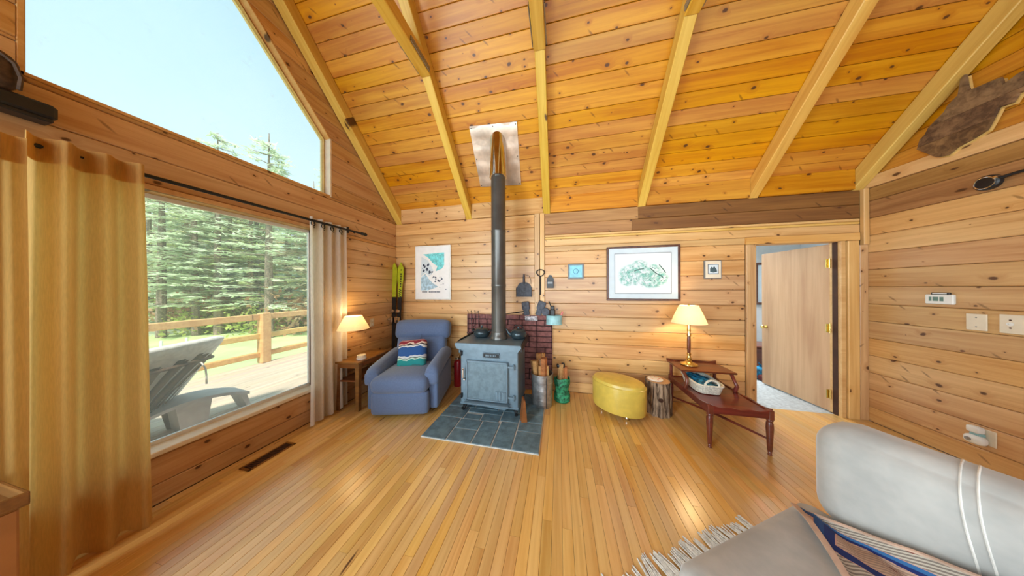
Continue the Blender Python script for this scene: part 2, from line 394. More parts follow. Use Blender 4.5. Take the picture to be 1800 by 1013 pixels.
def throw_mat():
    m = N('woven_leaf_throw'); v = m.n('TexCoord').outputs['UV']
    mp_ = m.n('Mapping'); m.set(mp_.inputs[0], v); mp_.inputs['Rotation'].default_value = (0,0,.55); mp_.inputs['Scale'].default_value = (3.0,7.0,1)
    vo = m.n('TexVoronoi', feature='DISTANCE_TO_EDGE', voronoi_dimensions='2D'); m.set(vo.inputs['Vector'], mp_.outputs[0]); vo.inputs['Scale'].default_value = 1; vo.inputs['Randomness'].default_value = .75
    vc = m.n('TexVoronoi', voronoi_dimensions='2D'); m.set(vc.inputs['Vector'], mp_.outputs[0]); vc.inputs['Scale'].default_value = 1; vc.inputs['Randomness'].default_value = .75
    cs = m.n('SeparateXYZ'); m.set(cs.inputs[0], vc.outputs['Color'])
    sp = m.n('SeparateXYZ'); m.set(sp.inputs[0], mp_.outputs[0])
    stripe = m.rng(m.math('FRACT', m.math('MULTIPLY', sp.outputs[1], 14)), .42, .58)
    leaf = m.mix(m.math('MULTIPLY', stripe, .55), srgb(188,156,132), srgb(110,92,84))
    leaf = m.mix(m.rng(cs.outputs[1],.55,.6), leaf, m.mix(stripe, srgb(184,172,154), srgb(122,110,100)))
    vein = m.math('LESS_THAN', m.math('ABSOLUTE', m.math('SUBTRACT', vc.outputs['Distance'], .0)), .03)
    leaf = m.mix(vein, leaf, srgb(120,66,54))
    d = vo.outputs['Distance']
    col = m.mix(m.rng(d,.118,.124), m.mix(m.math('GREATER_THAN', d, .104), m.mix(m.rng(cs.outputs[0],.3,.6), srgb(22,38,92), srgb(48,98,146)), srgb(188,140,124)), leaf)
    m.bump(m.noise(m.n('TexCoord').outputs['Object'], 320, 1), .3, .002)
    return m.done(col, .95)
M['throw'] = throw_mat()
def stump_mat():
    m = N('stump_bark'); v = m.obj(False); sp = m.vm('MULTIPLY', v, (34,34,4))
    f = m.noise(sp, 1.0, 5, .65, 1.0); m.bump(f, .9, .012)
    return m.done(m.mix(m.rng(f,.36,.62), srgb(62,44,32), srgb(176,150,122)), .9)
M['stumpbark'] = stump_mat()
def end_mat():
    m = N('cut_end_grain'); v = m.obj(False); w_ = m.n('TexWave', wave_type='RINGS', rings_direction='Z'); m.set(w_.inputs[0], v); w_.inputs['Scale'].default_value = 24; w_.inputs['Distortion'].default_value = 2
    return m.done(m.mix(w_.outputs[0], srgb(176,128,82), srgb(206,166,118)), .8)
M['endgrain'] = end_mat()
def plate_mat():
    m = N('perforated_steel_strap'); v = m.obj(False)
    vo = m.n('TexVoronoi'); m.set(vo.inputs['Vector'], v); vo.inputs['Scale'].default_value = 60; vo.inputs['Randomness'].default_value = 0
    return m.done(m.mix(m.math('LESS_THAN', vo.outputs['Distance'], .3), srgb(150,144,128), srgb(60,50,40)), .45, .5)
M['strap'] = plate_mat()
def foliage(name, a, b):
    m = N(name); v = m.obj(); f = m.noise(v, 1.1, 3); col = m.mix(m.rng(f,.35,.65), a, b)
    d = m.n('BsdfDiffuse'); m.set(d.inputs[0], col); t = m.n('BsdfTranslucent'); m.set(t.inputs[0], col)
    x = m.n('MixShader'); x.inputs[0].default_value = .5; m.t.links.new(d.outputs[0], x.inputs[1]); m.t.links.new(t.outputs[0], x.inputs[2]); m.t.links.new(x.outputs[0], m.out.inputs[0]); return m.mat
M['needles'] = foliage('pine_needles', srgb(196,212,178), srgb(232,238,220))
M['needles2'] = foliage('yellow_green_needles', srgb(200,214,150), srgb(226,230,190))
M['needles3'] = foliage('dull_green_needles', srgb(206,194,160), srgb(228,216,196))
M['shrub'] = foliage('spring_shrub_leaves', srgb(160,180,90), srgb(206,210,130))
M['redshrub'] = foliage('russet_shrub_leaves', srgb(206,150,118), srgb(222,190,160))
M['grass'] = plain('lawn_grass', srgb(186,206,140), .95, 0, .12, .6)
M['hill'] = plain('wooded_hillside', srgb(176,192,156), 1, 0, .25, .35)
# ------------------------------------------------------------------ room shell
D, XL, XR = 3.224, -2.722, 3.374
SL = 1.04; TH = math.atan(SL); CT, ST = math.cos(TH), math.sin(TH)
EA = 2.79                                    # ceiling height at the eave wall
YR = .42; ZR = EA+SL*(D-YR)                  # ridge
YB = -2.4                                    # rear wall
def board(w_, t, xl0, xl1, xr0, xr1, c=.006, e=.0015):
    """bevelled board, face at z=0: bottom edge y=-w/2 runs xl0..xr0, top edge y=w/2 runs xl1..xr1"""
    h = w_/2-e; c = min(c, h*.4); pr = [(-h,-t),(-h,-c),(-h+c,0),(h-c,0),(h,-c),(h,-t)]
    g = G(); vs = []
    for y,z in pr:
        k = (y+w_/2)/w_; vs.append((xl0+(xl1-xl0)*k+e, y, z))
    for y,z in pr:
        k = (y+w_/2)/w_; vs.append((xr0+(xr1-xr0)*k-e, y, z))
    n = 6; fs = [tuple(range(n)), tuple(range(2*n-1,n-1,-1))]+[(i,i+n,(i+1)%n+n,(i+1)%n) for i in range(n)]
    return g.add(vs, [f[::-1] for f in fs])
def lay(name, parent, o, x, y, w_, xl0, xr0, mat, t=.02, xl1=None, xr1=None, c=.006, e=.0015):
    """lay a board in the plane (o, x, y): runs xl..xr along x, centred on y=0 of that frame"""
    xl1 = xl0 if xl1 is None else xl1; xr1 = xr0 if xr1 is None else xr1
    mid = (xl0+xr0)/2; fm = fr(o, x, y) @ tr(mid,0,0)
    ob = obj(name, board(w_, t, xl0-mid, xl1-mid, xr0-mid, xr1-mid, c, e), mat, parent, smooth=False)
    ob.matrix_local = fm; return ob
X_, Y_, Z_ = (1,0,0), (0,1,0), (0,0,1)

# floor
floor = struct('floor', G().box((.33,.42,-.04), (6.5,5.85,.03)), M['gap'])
rest = G(); nrow = 0; pitch = .0622; x = XL; cnt = 0
while x < XR-.01:
    y = R.uniform(.15,.75) if -1.2 < x < 3 else R.uniform(-.1,.4)
    y0 = y
    while y < D-.02:
        L = R.uniform(.75,1.9); y2 = y+L
        if D-y2 < .45: y2 = D+.06 if 2.34 < x < 3.14 else D
        lay('floor_board', floor, (x+pitch/2,0,0), Y_, (-1,0,0), pitch, y, y2, M['floor'], .022, c=.0012, e=.0006); cnt += 1
        y = y2
    rest.add([(x+.001,YB,0),(x+pitch-.001,YB,0),(x+pitch-.001,y0-.002,0),(x+.001,y0-.002,0),(x+.001,YB,-.02),(x+pitch-.001,YB,-.02),(x+pitch-.001,y0-.002,-.02),(x+.001,y0-.002,-.02)],
             [(0,1,2,3),(7,6,5,4),(0,4,5,1),(1,5,6,2),(2,6,7,3),(3,7,4,0)])
    x += pitch
o = obj('floor_board', rest, M['floor'], floor, kind='stuff', smooth=False)

# back wall
wall_back = struct('wall_back', G().box((-.26,D+.06,1.4), (5.20,.075,2.8)).box((3.27,D+.06,1.4), (.25,.075,2.8)).box((2.74,D+.06,2.43), (.90,.075,.70)), M['gap'], smooth=False)
zl = [0]+[round(1.455+.188*k,4) for k in range(-7,5)]
def back_row(z0, z1, x0, x1, mat): lay('wall_board', wall_back, (0,D,(z0+z1)/2), X_, Z_, z1-z0, x0, x1, mat)
for i in range(len(zl)-1):
    back_row(zl[i], zl[i+1], XL, -.35, M['pine'])
    if zl[i+1] < 2.1: back_row(zl[i], zl[i+1], -.2, 2.24, M['pine'])
    elif zl[i] < 2.1: back_row(zl[i], 2.1, -.2, 2.245, M['pine']); back_row(2.1, 2.2, -.2, 3.32, M['pine'])
zz = zl[-1]
for z1 in (2.39, 2.585): back_row(zz, z1, XL, -.35, M['pine']); zz = z1
back_row(2.2, 2.232, -.2, 3.32, M['trim']); back_row(2.232, 2.265, -.2, 3.32, M['trim'])
back_row(2.265, 2.42, -.2, .97, M['oldpine']); back_row(2.265, 2.42, .97, 3.32, M['brownboard'])
back_row(2.42, 2.585, -.2, 1.05, M['oldpine']); back_row(2.42, 2.585, 1.05, 3.32, M['brownboard'])
t1 = struct('trim_1', None)
def vert_board(name, par, xc, z0, z1, w_, proud, mat): return lay(name, par, (xc,D-proud,0), Z_, (-1,0,0), w_, z0, z1, mat, proud+.002, c=.004) if False else lay(name, par, (xc,D-proud,0), (0,0,-1), X_, w_, -z1, -z0, mat, proud+.002, c=.004)
vert_board('board', t1, -.313, 0, 2.585, .072, .025, M['pine']); vert_board('board', t1, -.237, 0, 2.585, .07, .025, M['pine'])
t2 = vert_board('trim_2', None, 3.347, 1.96, 2.585, .05, .034, M['trim']); t2['kind'] = 'structure'
t5 = vert_board('trim_3', None, 3.337, 0, 1.96, .075, .02, M['pine']); t5['kind'] = 'structure'

# doorway: casing, jambs, door leaf
door1 = struct('door_1', None)
vert_board('casing', door1, 2.292, 0, 2.01, .10, .025, M['pine']); vert_board('casing', door1, 3.245, 0, 2.01, .10, .025, M['trim'])
lay('casing', door1, (0,D-.025,2.055), X_, Z_, .088, 2.24, 3.30, M['trim'], .027, c=.004)
obj('jamb', G().box((2.332,D+.05,1.01), (.02,.12,2.02), .002).box((3.168,D+.05,1.01), (.04,.12,2.02), .002).box((2.75,D+.05,2.02), (.86,.12,.02), .002).box((3.15,D+.09,1.01), (.012,.035,2.0), .002), M['trim'], door1)
ax, ay = 3.142, 3.318; ang = math.atan2(4.10-ay, 3.075-ax)
leafm = tr(ax,ay,0) @ rot('Z', ang)
leaf = obj('door_leaf', G().box((.40,-.02,1.005), (.80,.036,1.985), .003), M['doorply'], door1); leaf.matrix_local = leafm
g = G()
for sy in (-1,1):
    yy = -.02+sy*.018
    g.lathe([(.026,0),(.026,.006),(.010,.012),(.010,.03),(.024,.038),(.027,.052),(.018,.062),(.001,.064)], 14, m=tr(.735,yy,.885) @ rot('X', -sy*PI/2))
obj('door_knob', g, M['brass'], leaf)
for hz in (.22,1.0,1.77):
    g = G().box((3.152,D+.088,hz), (.05,.004,.10), .001).lathe([(.008,-.055),(.008,.055)], 10, (3.134,D+.086,hz)).box((3.125,D+.098,hz), (.03,.006,.10))
    obj('hinge', g, M['brass'], door1)

# room beyond the doorway
struct('wall_next_room', G().box((3.2,5.25,1.25), (2.8,.06,2.5)).box((1.85,4.28,1.25), (.06,1.95,2.5)).box((4.55,4.28,1.25), (.06,1.95,2.5)).box((3.99,D+.14,1.25), (1.1,.06,2.5)), M['wallwhite'])
struct('ceiling_next_room', G().box((3.2,4.26,2.5), (2.8,2.0,.05)), M['wallwhite'])
struct('floor_next_room', G().box((3.2,4.27,-.02), (2.8,2.05,.036)), M['carpet'])

# left wall: rows of boards around two windows
W1 = (.556,2.145,2.612,3.325)                # upper window: y0, y1, sill, top of the short side
W2 = (.36,1.98,.385,2.165)
wall_left = struct('wall_left', G().box((XL-.054,(2.24+W2[1])/2+.5,1.25), (.06,D-W2[1]+.06,2.6)).box((XL-.054,W2[0]-.43,1.27), (.06,.8,2.55))
    .box((XL-.054,1.17,.155), (.06,1.66,.39)).box((XL-.054,1.2,2.40), (.06,1.75,.40)).box((XL-.054,.28,3.6), (.06,.5,2.1))
    .prism([(W1[1]+.03,2.55),(D,2.55),(D,2.80),(YR,ZR+.02),(YR,W1[3]+SL*1.02*(W1[1]-YR)+.03),(W1[1]+.03,W1[3]+.03)], .06, fr((XL-.084,0,0),Y_,Z_)).box((XL-.054,-1.2,2.2), (.06,2.45,4.4)), M['gap'], smooth=False)
yr = lambda z: min(D, D-(z-EA)/SL) if z > EA else D
yw = lambda z: W1[1] if z <= W1[3] else W1[1]-(z-W1[3])/1.05
cuts = [0]+[round(1.455+.188*k,4) for k in range(-7,18)]
def lrow(z0, z1, a0, b0, a1=None, b1=None):
    a1 = a0 if a1 is None else a1; b1 = b0 if b1 is None else b1
    if b0-a0 < .02 and b1-a1 < .02: return
    lay('wall_board', wall_left, (XL,0,(z0+z1)/2), Y_, Z_, z1-z0, a0, b0, M['pine'], .022, a1, b1)
def lpiece(z0, z1):
    zm = (z0+z1)/2; L0 = .1
    if W2[2] < zm < W2[3]: lrow(z0,z1,L0,W2[0]); lrow(z0,z1,W2[1],D)
    elif zm > W1[2] and yw(zm) > W1[0]:
        lrow(z0,z1,L0,W1[0]); lrow(z0,z1,yw(z0),yr(z0),yw(z1),yr(z1))
    else: lrow(z0,z1,L0,yr(z0),L0,yr(z1))
for i in range(len(cuts)-1):
    z0,z1 = cuts[i],cuts[i+1]
    if z0 > 4.3: break
    ks = [k for k in (W2[2],W2[3],W1[2],W1[3],EA) if z0+.004 < k < z1-.004]
    ps = [z0]+ks+[z1]
    for a,b in zip(ps,ps[1:]): lpiece(a,b)
# windows
win1 = struct('window_1', None)
wx = XL-.055
yt = .30; zt = W1[3]+1.05*(W1[1]-W1[0])
def bar(g, y0, z0, y1, z1, wd, x0, dx):      # bar along an edge of the opening, inside it
    L = math.hypot(y1-y0, z1-z0); g.box((L/2, -wd/2, dx/2), (L, wd, dx), .003, fr((x0,y0,z0), (0,y1-y0,z1-z0), (0,-(z1-z0),y1-y0)))
g = G(); bar(g, W1[1],W1[2], W1[0],W1[2], .02, XL-.125, .125); bar(g, W1[0],W1[2], W1[0],zt, .02, XL-.125,.125)
g2 = G(); bar(g2, W1[1],W1[3], W1[1],W1[2], .02, XL-.125,.127); obj('jamb', g2, M['sill'], win1); bar(g, W1[0],zt, W1[1],W1[3], .02, XL-.125,.125)  # light on the right jamb is put into its cream colour
# flip side: bars lie outside the opening edge, stops inside it
obj('window_frame', g, M['trim'], win1)
g = G(); st = .035
for (a,b,c_,d) in ((W1[0],W1[2],W1[1],W1[2]),(W1[1],W1[2],W1[1],W1[3]),(W1[1],W1[3],W1[0],zt),(W1[0],zt,W1[0],W1[2])):
    bar(g, a,b, c_,d, -st, XL-.115, .03)
obj('glazing_stop', g, M['trim'], win1)
obj('pane', G().prism([(W1[0],W1[2]),(W1[1],W1[2]),(W1[1],W1[3]),(W1[0],zt)], .006, fr((XL-.105,0,0),Y_,Z_)), M['glass'], win1, smooth=False)
win2 = struct('window_2', None)
g = G(); a,b,c_,d = W2
g.box((XL-.055,(a+b)/2,d+.012), (.15,b-a+.1,.024), .003).box((XL-.055,a-.012,(c_+d)/2), (.15,.024,d-c_), .003).box((XL-.055,b+.012,(c_+d)/2), (.15,.024,d-c_), .003)
obj('window_frame', g, M['trim'], win2)
obj('window_sill', G().box((XL-.045,(a+b)/2,c_-.014), (.19,b-a+.05,.034), .005), M['sill'], win2)
g = G(); g.box((XL-.10,(a+b)/2,d-.016), (.03,b-a,.032), .003).box((XL-.10,(a+b)/2,c_+.014), (.03,b-a,.026), .003).box((XL-.10,a+.015,(c_+d)/2), (.03,.03,d-c_), .003).box((XL-.10,b-.015,(c_+d)/2), (.03,.03,d-c_), .003)
obj('glazing_stop', g, M['white'], win2)
obj('pane', G().box((XL-.10,(a+b)/2,(c_+d)/2), (.006,b-a-.02,d-c_-.02)), M['glass'], win2, smooth=False)
obj('head_casing', G().box((XL+.012,1.2,W2[3]+.018), (.022,1.9,.036), .003), M['trim'], win2)

# right wall
wall_right = struct('wall_right', G().prism([(YB,0),(D+.02,0),(D+.02,2.8),(YR,ZR),(YB,2.8)], .06, fr((XR+.022,0,0),Y_,Z_)), M['gap'], smooth=False)
zr = [0,.16]+[round(.16+.19*k,3) for k in range(1,13)]+[2.585]
def rrow(z0, z1, y0, y1, mat, y0b=None, y1b=None, proud=0, t=.02):
    lay('wall_board', wall_right, (XR-proud,0,(z0+z1)/2), (0,-1,0), Z_, z1-z0, -y1, -y0, mat, t+proud, -(y1 if y1b is None else y1b), -(y0 if y0b is None else y0b))
for a,b in zip(zr,zr[1:]):
    if b-a > .01: rrow(a, b, 1.35 if R.random() < .5 else 1.0, D, M['oldpine'] if a > 2.2 else M['pine'])
rrow(2.585, 2.71, .8, D, M['trim'], proud=.018)
z = 2.71
while z < 4.3:
    z1 = z+.138; rrow(z, z1, .8, D-max(0,z-EA)/SL, M['ceil'], .8, D-max(0,z1-EA)/SL); z = z1
obj('wall_board', G().prism([(YB,.0),(.79,.0),(.79,4.9),(YR,ZR-.05),(YB,2.8)], .02, fr((XR,0,0),Y_,Z_)), M['pine'], wall_right, kind='stuff', smooth=False)
struct('wall_rear', G().box((.33,YB-.04,1.4), (6.2,.08,2.85)), M['pine'])

# ceiling: boards, blocking, rafters, collar ties
PL = (D-YR)/CT
ceiling = struct('ceiling', G().box((.33,PL/2,-.05), (6.3,PL+.3,.05), m=fr((0,D,EA), X_, (0,-CT,ST)))
    .box((.33,PL/2,-.03), (6.3,PL+.6,.05), m=fr((0,YR,ZR), X_, (0,-CT,-ST))), M['gap'], smooth=False)
RX = [-2.655,-1.385,-.17,1.09,2.33,3.305]
k = 0; q = 0
while q < PL-.02:
    wd = min(.138, PL-q); js = [(XL,-.17,2.33,XR),(XL,-1.385,1.09,XR),(XL,1.09,XR),(XL,-1.385,2.33,XR)][(k*3+k//4) % 4]
    for a,b in zip(js,js[1:]):
        lay('ceiling_board', ceiling, (0,D-(q+wd/2)*CT,EA+(q+wd/2)*ST), X_, (0,-CT,ST), wd, a, b, M['ceil'] if q < 2.9 else M['ceil'], .018, c=.004)
    q += wd; k += 1
obj('ceiling_board', G().box((.33,PL/2,.0), (6.1,PL+.1,.012), m=fr((0,YR,ZR), X_, (0,-CT,-ST))), M['ceil'], ceiling, kind='stuff')
ends = [-2.6]+RX[1:-1]+[3.25]
for i in range(5):
    x0 = (RX[i]+.052) if i else -2.595; x1 = RX[i+1]-.052
    lay('blocking', ceiling, (0,D-.031,2.70), X_, Z_, .235, x0, x1, M['ceil'] if i > 1 else M['pine'], .03)
for i,xr_ in enumerate(RX):
    wd = .115 if i == 0 else .10
    yb, zb = D-.005, 2.59
    mm = fr((xr_,yb,zb), (0,-CT,ST), (-1,0,0))     # x along the rafter, z = x cross y -> outward up
    L = PL; dp = .14
    g = G(); pts = [(-.0,0),(L,0),(L,dp),(-.13,dp),(-.10,.045)]
    g.prism([(p,q_) for p,q_ in pts], wd, fr((xr_-wd/2,yb,zb), (0,-CT,ST), (0,ST,CT)))
    nb = G(); nb.box((0,0,0), (L+.05,wd,dp), .006)
    ob = obj('rafter', nb, M['beam'], ceiling); ob.matrix_local = fr((xr_, yb-(L/2)*CT+dp/2*ST, zb+L/2*ST+dp/2*CT), (0,-CT,ST), (1,0,0))
    if 1 <= i <= 4:
        yj = D-(3.76-2.59)/SL; Lt = 2*(yj-YR)
        nb = G().box((0,0,0), (Lt-.02,wd+.012,.135), .006)
        tie = obj('collar_tie', nb, M['beam'], ceiling); tie.matrix_local = fr((xr_, YR, 3.76+.0675), (0,-1,0), (1,0,0))
        for sx_ in (-1,1):
            obj('strap', G().box((0,0,0), (.008,.30,.05), .001), M['strap'], tie, loc=None).matrix_local = fr((-(Lt/2-.19), sx_*(wd/2+.014), -.03), (0,1,0), (-1,0,0))
# ------------------------------------------------------------------ outdoors
def at(u, dist, z):                                   # bearing (as a photo column) and distance -> ground point
    a = (u-900)/382.4; return (dist*(-.2107+a*.9776), dist*(.9776+a*.2107), z)
GZ = -1.1
lawn = struct('lawn', G().grid(lambda a,b: (-60+57*a, -30+110*b, GZ+.12*math.sin(9*a+5*b)*math.sin(13*b)), 30, 40), M['grass'])
def hillf(a, b):
    ang = -2.2+2.3*a; rr = 24+34*b; z = GZ-.3+ (b**.8)*(10+2.2*math.sin(11*a)+1.2*math.sin(27*a+2))
    return (rr*math.sin(ang), rr*math.cos(ang), z)
struct('hillside', G().grid(hillf, 60, 12, flip=True), M['hill'])
dx0, dx1 = -6.5, XL-.16
deck = struct('deck', G().box(((dx0+dx1)/2,2.5,-.23), (dx1-dx0,11,.09)), M['gap'])
n = 26; pw = (dx1-dx0)/n
for i in range(n): lay('deck_board', deck, (dx0+pw*(i+.5),2.5,-.15), Y_, (-1,0,0), pw, -5.5, 5.5, M['deck'], .03, c=.004)
struct('deck_skirt', G().box((dx0-.02,2.5,-.66), (.04,11,.9)), M['rail'])
rail = thing('deck_railing', 'pale timber deck railing of heavy posts and three rails above the lawn', 'railing', (dx0,2.5,-.15))
for zz_,hh in ((1.025,.125),(.60,.115),(.19,.11)):
    obj('rail', G().box((0,0,zz_), (.09,10.6,hh), .012), M['rail'], rail)
for yy in (-4.7,-2.0,.75,3.61,6.5,8.0):
    if yy < 7.9: obj('post', G().box((.02,yy-2.5,.55), (.17,.17,1.12), .02), M['rail'], rail)

def pine_mesh(seed, h):
    r = random.Random(seed); t = G(); f = G()
    t.tube([(0,0,-.3),(r.uniform(-.1,.1),r.uniform(-.1,.1),h*.5),(r.uniform(-.15,.15),r.uniform(-.15,.15),h)], [.24,.17,.02], 8)
    z = h*.16
    while z < h*.97:
        k = 1-(z/h); L0 = (.75+3.0*k**.75)*(1 if z > h*.3 else .8)
        for j in range(r.randint(5,7)):
            a = r.uniform(0,2*PI); L = L0*r.uniform(.6,1.1); dr = r.uniform(-.10,.12)
            dx,dy = math.cos(a),math.sin(a)
            if r.random() < .7: t.tube([(0,0,z),(dx*L*.9,dy*L*.9,z+L*.9*dr)], [.035,.008], 4)
            m = int(8+L*9)
            for q_ in range(m):
                s_ = (.25+.75*((q_+r.random())/m)); c = Vector((dx*L*s_+r.gauss(0,.16), dy*L*s_+r.gauss(0,.16), z+L*s_*dr+r.gauss(0,.055)-.10*s_))
                ln = r.uniform(.14,.36); wd = r.uniform(.03,.08); b = r.uniform(0,2*PI); tl = r.gauss(0,.16)
                ux = Vector((math.cos(b),math.sin(b),tl))*ln; uy = Vector((-math.sin(b),math.cos(b),r.gauss(0,.35)))*wd
                f.add([c-ux, c+uy, c+ux, c-uy], [(0,1,2,3)])
        z += r.uniform(.46,.72)
    return t, f
protos = []
for i,(h,mt) in enumerate(((15.5,'needles'),(17,'needles'),(14,'needles2'),(13,'needles3'))):
    t, f = pine_mesh(i+3, h)
    root = thing('pine_tree', '', 'tree'); obj('trunk', t, M['bark'], root); obj('foliage', f, M[mt], root, smooth=False); protos.append(root)
LB = ['tall grey green pine with drooping layered branches beyond the lawn','tallest dark green pine in the stand beyond the lawn','yellow green pine glowing in the stand beyond the lawn','pale tan-green pine standing among greener pines beyond the lawn']
spots = []
for d0,n0 in ((12.5,4),(15,6),(18.5,9),(23,12)):
    for i in range(n0): spots.append((215+ (i+R.uniform(.2,.8))*(420/n0), d0*R.uniform(.94,1.06)))
spots = [(283,12.2),(383,13.0),(330,15.2),(440,14.2)]+[s for s in spots if not (s[1] < 14 and (abs(s[0]-283) < 40 or abs(s[0]-383) < 35))]
spots += [(120,21),(60,23),(20,20),(160,24)]
used = set()
for i,(u,dd) in enumerate(spots):
    v = (0,2,1,3,0,2,0,3)[(i*3+i//5) % 8] if i > 1 else i; o = protos[v] if v not in used else dup(protos[v]); used.add(v)
    x_,y_,_ = at(u,dd,0); o.location = (x_,y_,GZ + (0 if dd < 17 else (dd-17)*.25)); s_ = (.66+.022*(dd-12))*R.uniform(.88,1.1) if u > 200 else .62; o.scale = (s_*1.1,s_*1.1,s_); o.rotation_euler = (0,0,R.uniform(0,6))
    o['label'] = LB[v]; o['group'] = 'pines beyond the lawn: '+('grey green','dark green','yellow green','tan green')[v]
    row = 'front row' if dd < 13.6 else ('second row' if dd < 16.4 else None)
    if row:
        mates = sorted(q_[0] for q_ in spots if (q_[1] < 13.6 if row == 'front row' else 13.6 <= q_[1] < 16.4))
        o['label'] = ('first','second','third','fourth','fifth','sixth','seventh','eighth','ninth','tenth','eleventh','twelfth')[mates.index(u)]+' pine from the left in the '+row+' beyond the lawn, '+('grey green','dark green','yellow green','tan green')[v]
def shrub_mesh(seed):
    r = random.Random(seed); g = G(); st = G()
    for i in range(9):
        a = r.uniform(0,2*PI); st.tube([(0,0,-.1),(.5*math.cos(a),.5*math.sin(a),r.uniform(.8,1.6))], [.03,.01], 4)
    for i in range(650):
        d = Vector((r.gauss(0,.55),r.gauss(0,.55),abs(r.gauss(.75,.5)))); b = Vector((r.gauss(0,1),r.gauss(0,1),r.gauss(0,1))).normalized(); c = b.orthogonal().normalized(); e = b.cross(c)
        s_ = r.uniform(.06,.13); g.add([d-c*s_, d+e*s_*.6, d+c*s_, d-e*s_*.6], [(0,1,2,3)])
    return st, g
sp = []
for i in range(2):
    st, g = shrub_mesh(40+i); root = thing('shrub', '', 'bush'); obj('stem', st, M['bark'], root); obj('foliage', g, M['shrub' if i == 0 else 'redshrub'], root, smooth=False); sp.append(root)
used = set()
for i in range(16):
    v = 1 if i in (3,7,9,12) else 0; o = sp[v] if v not in used else dup(sp[v]); used.add(v)
    x_,y_,_ = at(235+i*23+R.uniform(-8,8), R.uniform(12.6,15.5), 0); o.location = (x_,y_,GZ); s_ = R.uniform(.7,1.35); o.scale = (s_*1.2,s_*1.2,s_*(.9 if v == 0 else 1.3)); o.rotation_euler = (0,0,R.uniform(0,6))
    o['label'] = ('yellow green undergrowth bush at the foot of the pines','russet leafed bush among the pine trunks')[v]; o['group'] = ('green bushes under the pines','russet bushes under the pines')[v]
for i,(u,d_,h_,lb) in enumerate(((283,9.6,.30,'white marker post on the lawn, the larger and left one of two'),(328,10.6,.22,'white marker post on the lawn, the smaller and right one of two'))):
    x_,y_,_ = at(u,d_,0); tag(obj('marker_post', G().lathe([(.05,0),(.05,h_),(.035,h_+.04),(.001,h_+.05)],8), M['white'], loc=(x_,y_,GZ-.02)), lb, 'post', 'lawn marker posts')

# patio lounge chair (back towards the window) and its small bench
lc = thing('lounge_chair', 'weathered slatted lounge chair with white cushion out on the deck', 'chair', (-4.35,1.40,-.19), math.atan2(-.90,.42))
# local: x along the chair's width, y towards the window/rear (after rotation), z up
def backpt(a, b):      # a across -.34..34, b up 0..1
    y = .02+.42*b+.12*b*b+ .22*(a/.36)**2*(.5+.5*b)*-1; return Vector((a, y, .26+.70*b-.05*(a/.36)**2*b))
for i in range(7):
    a0 = -.36+i*.12-.028; a1 = a0+.056; 
    k = 1-.10*abs(i-3)/3
    g = G().grid(lambda s_,t_: backpt((a0+(a1-a0)*s_)*(.55+.45*t_), t_*k), 2, 10)
    g.grid(lambda s_,t_: backpt((a0+(a1-a0)*s_)*(.55+.45*t_), t_*k)+Vector((0,-.022,.012)), 2, 10, flip=True)
    obj('back_slat', g, M['rattan'], lc)
obj('back_rail', G().tube([backpt(-.38+.76*i/14, .9)+Vector((0,.015,0)) for i in range(15)], .018, 8), M['rattan'], lc)
obj('back_rail', G().tube([backpt((-.38+.76*i/14)*.6, .12)+Vector((0,.015,0)) for i in range(15)], .022, 8), M['rattan'], lc)
g = G().cushion((0,0,0), (.84,.09,.95), .043, 8, (0,.03,0), m=tr(0,.12,.70) @ rot('X', -.60))
obj('cushion', g, M['canvas'], lc)
obj('cushion_tie', G().tube([(-.10,.44,.86),(-.08,.50,.78),(-.11,.48,.70),(-.09,.50,.60)], .008, 6), M['canvas'], lc)
obj('seat', G().box((0,-.32,.30), (.66,.66,.035), .01), M['rattan'], lc)
obj('seat_cushion', G().cushion((0,-.30,.37), (.66,.62,.10), .045, 6, (0,0,.02)), M['canvas'], lc)
for sx_ in (-1,1):
    obj('leg', G().prism([(-.02,0),(.10,0),(.14,.26),(-.10,.30)], .05, fr((sx_*.30-.025,.0,0),(0,1,0),(0,0,1))), M['rattan'], lc)
    obj('leg', G().box((sx_*.30,-.58,.14), (.06,.09,.29), .008), M['rattan'], lc)
ob_ = thing('patio_bench', 'low grey resin bench on curved legs beside the lounge chair', 'bench', (-4.32,1.73,-.15), math.atan2(.44,.05))
obj('seat', G().grid(lambda a,b: (-.42+.84*a, -.19+.38*b, .36-.10*(2*a-1)**2+.02*(2*b-1)**2*0), 14, 4).grid(lambda a,b: (-.42+.84*a, -.19+.38*b, .325-.10*(2*a-1)**2), 14, 4, flip=True)
    .grid(lambda a,b: (-.42+.84*a, -.19, .325+.035*b-.10*(2*a-1)**2), 14, 1).grid(lambda a,b: (-.42+.84*a, .19, .325+.035*b-.10*(2*a-1)**2), 14, 1, flip=True), M['greyplas'], ob_)
for sx_ in (-1,1):
    obj('leg', G().prism([(sx_*.40,.27),(sx_*.46,.0),(sx_*.43,0),(sx_*.34,.265)], .30, fr((0,.15,0),(1,0,0),(0,0,1))), M['greyplas'], ob_)
obj('pedestal', G().prism([(-.13,.33),(-.09,0),(.09,0),(.13,.33)], .26, fr((0,.13,0),(1,0,0),(0,0,1))), M['greyplas'], ob_)

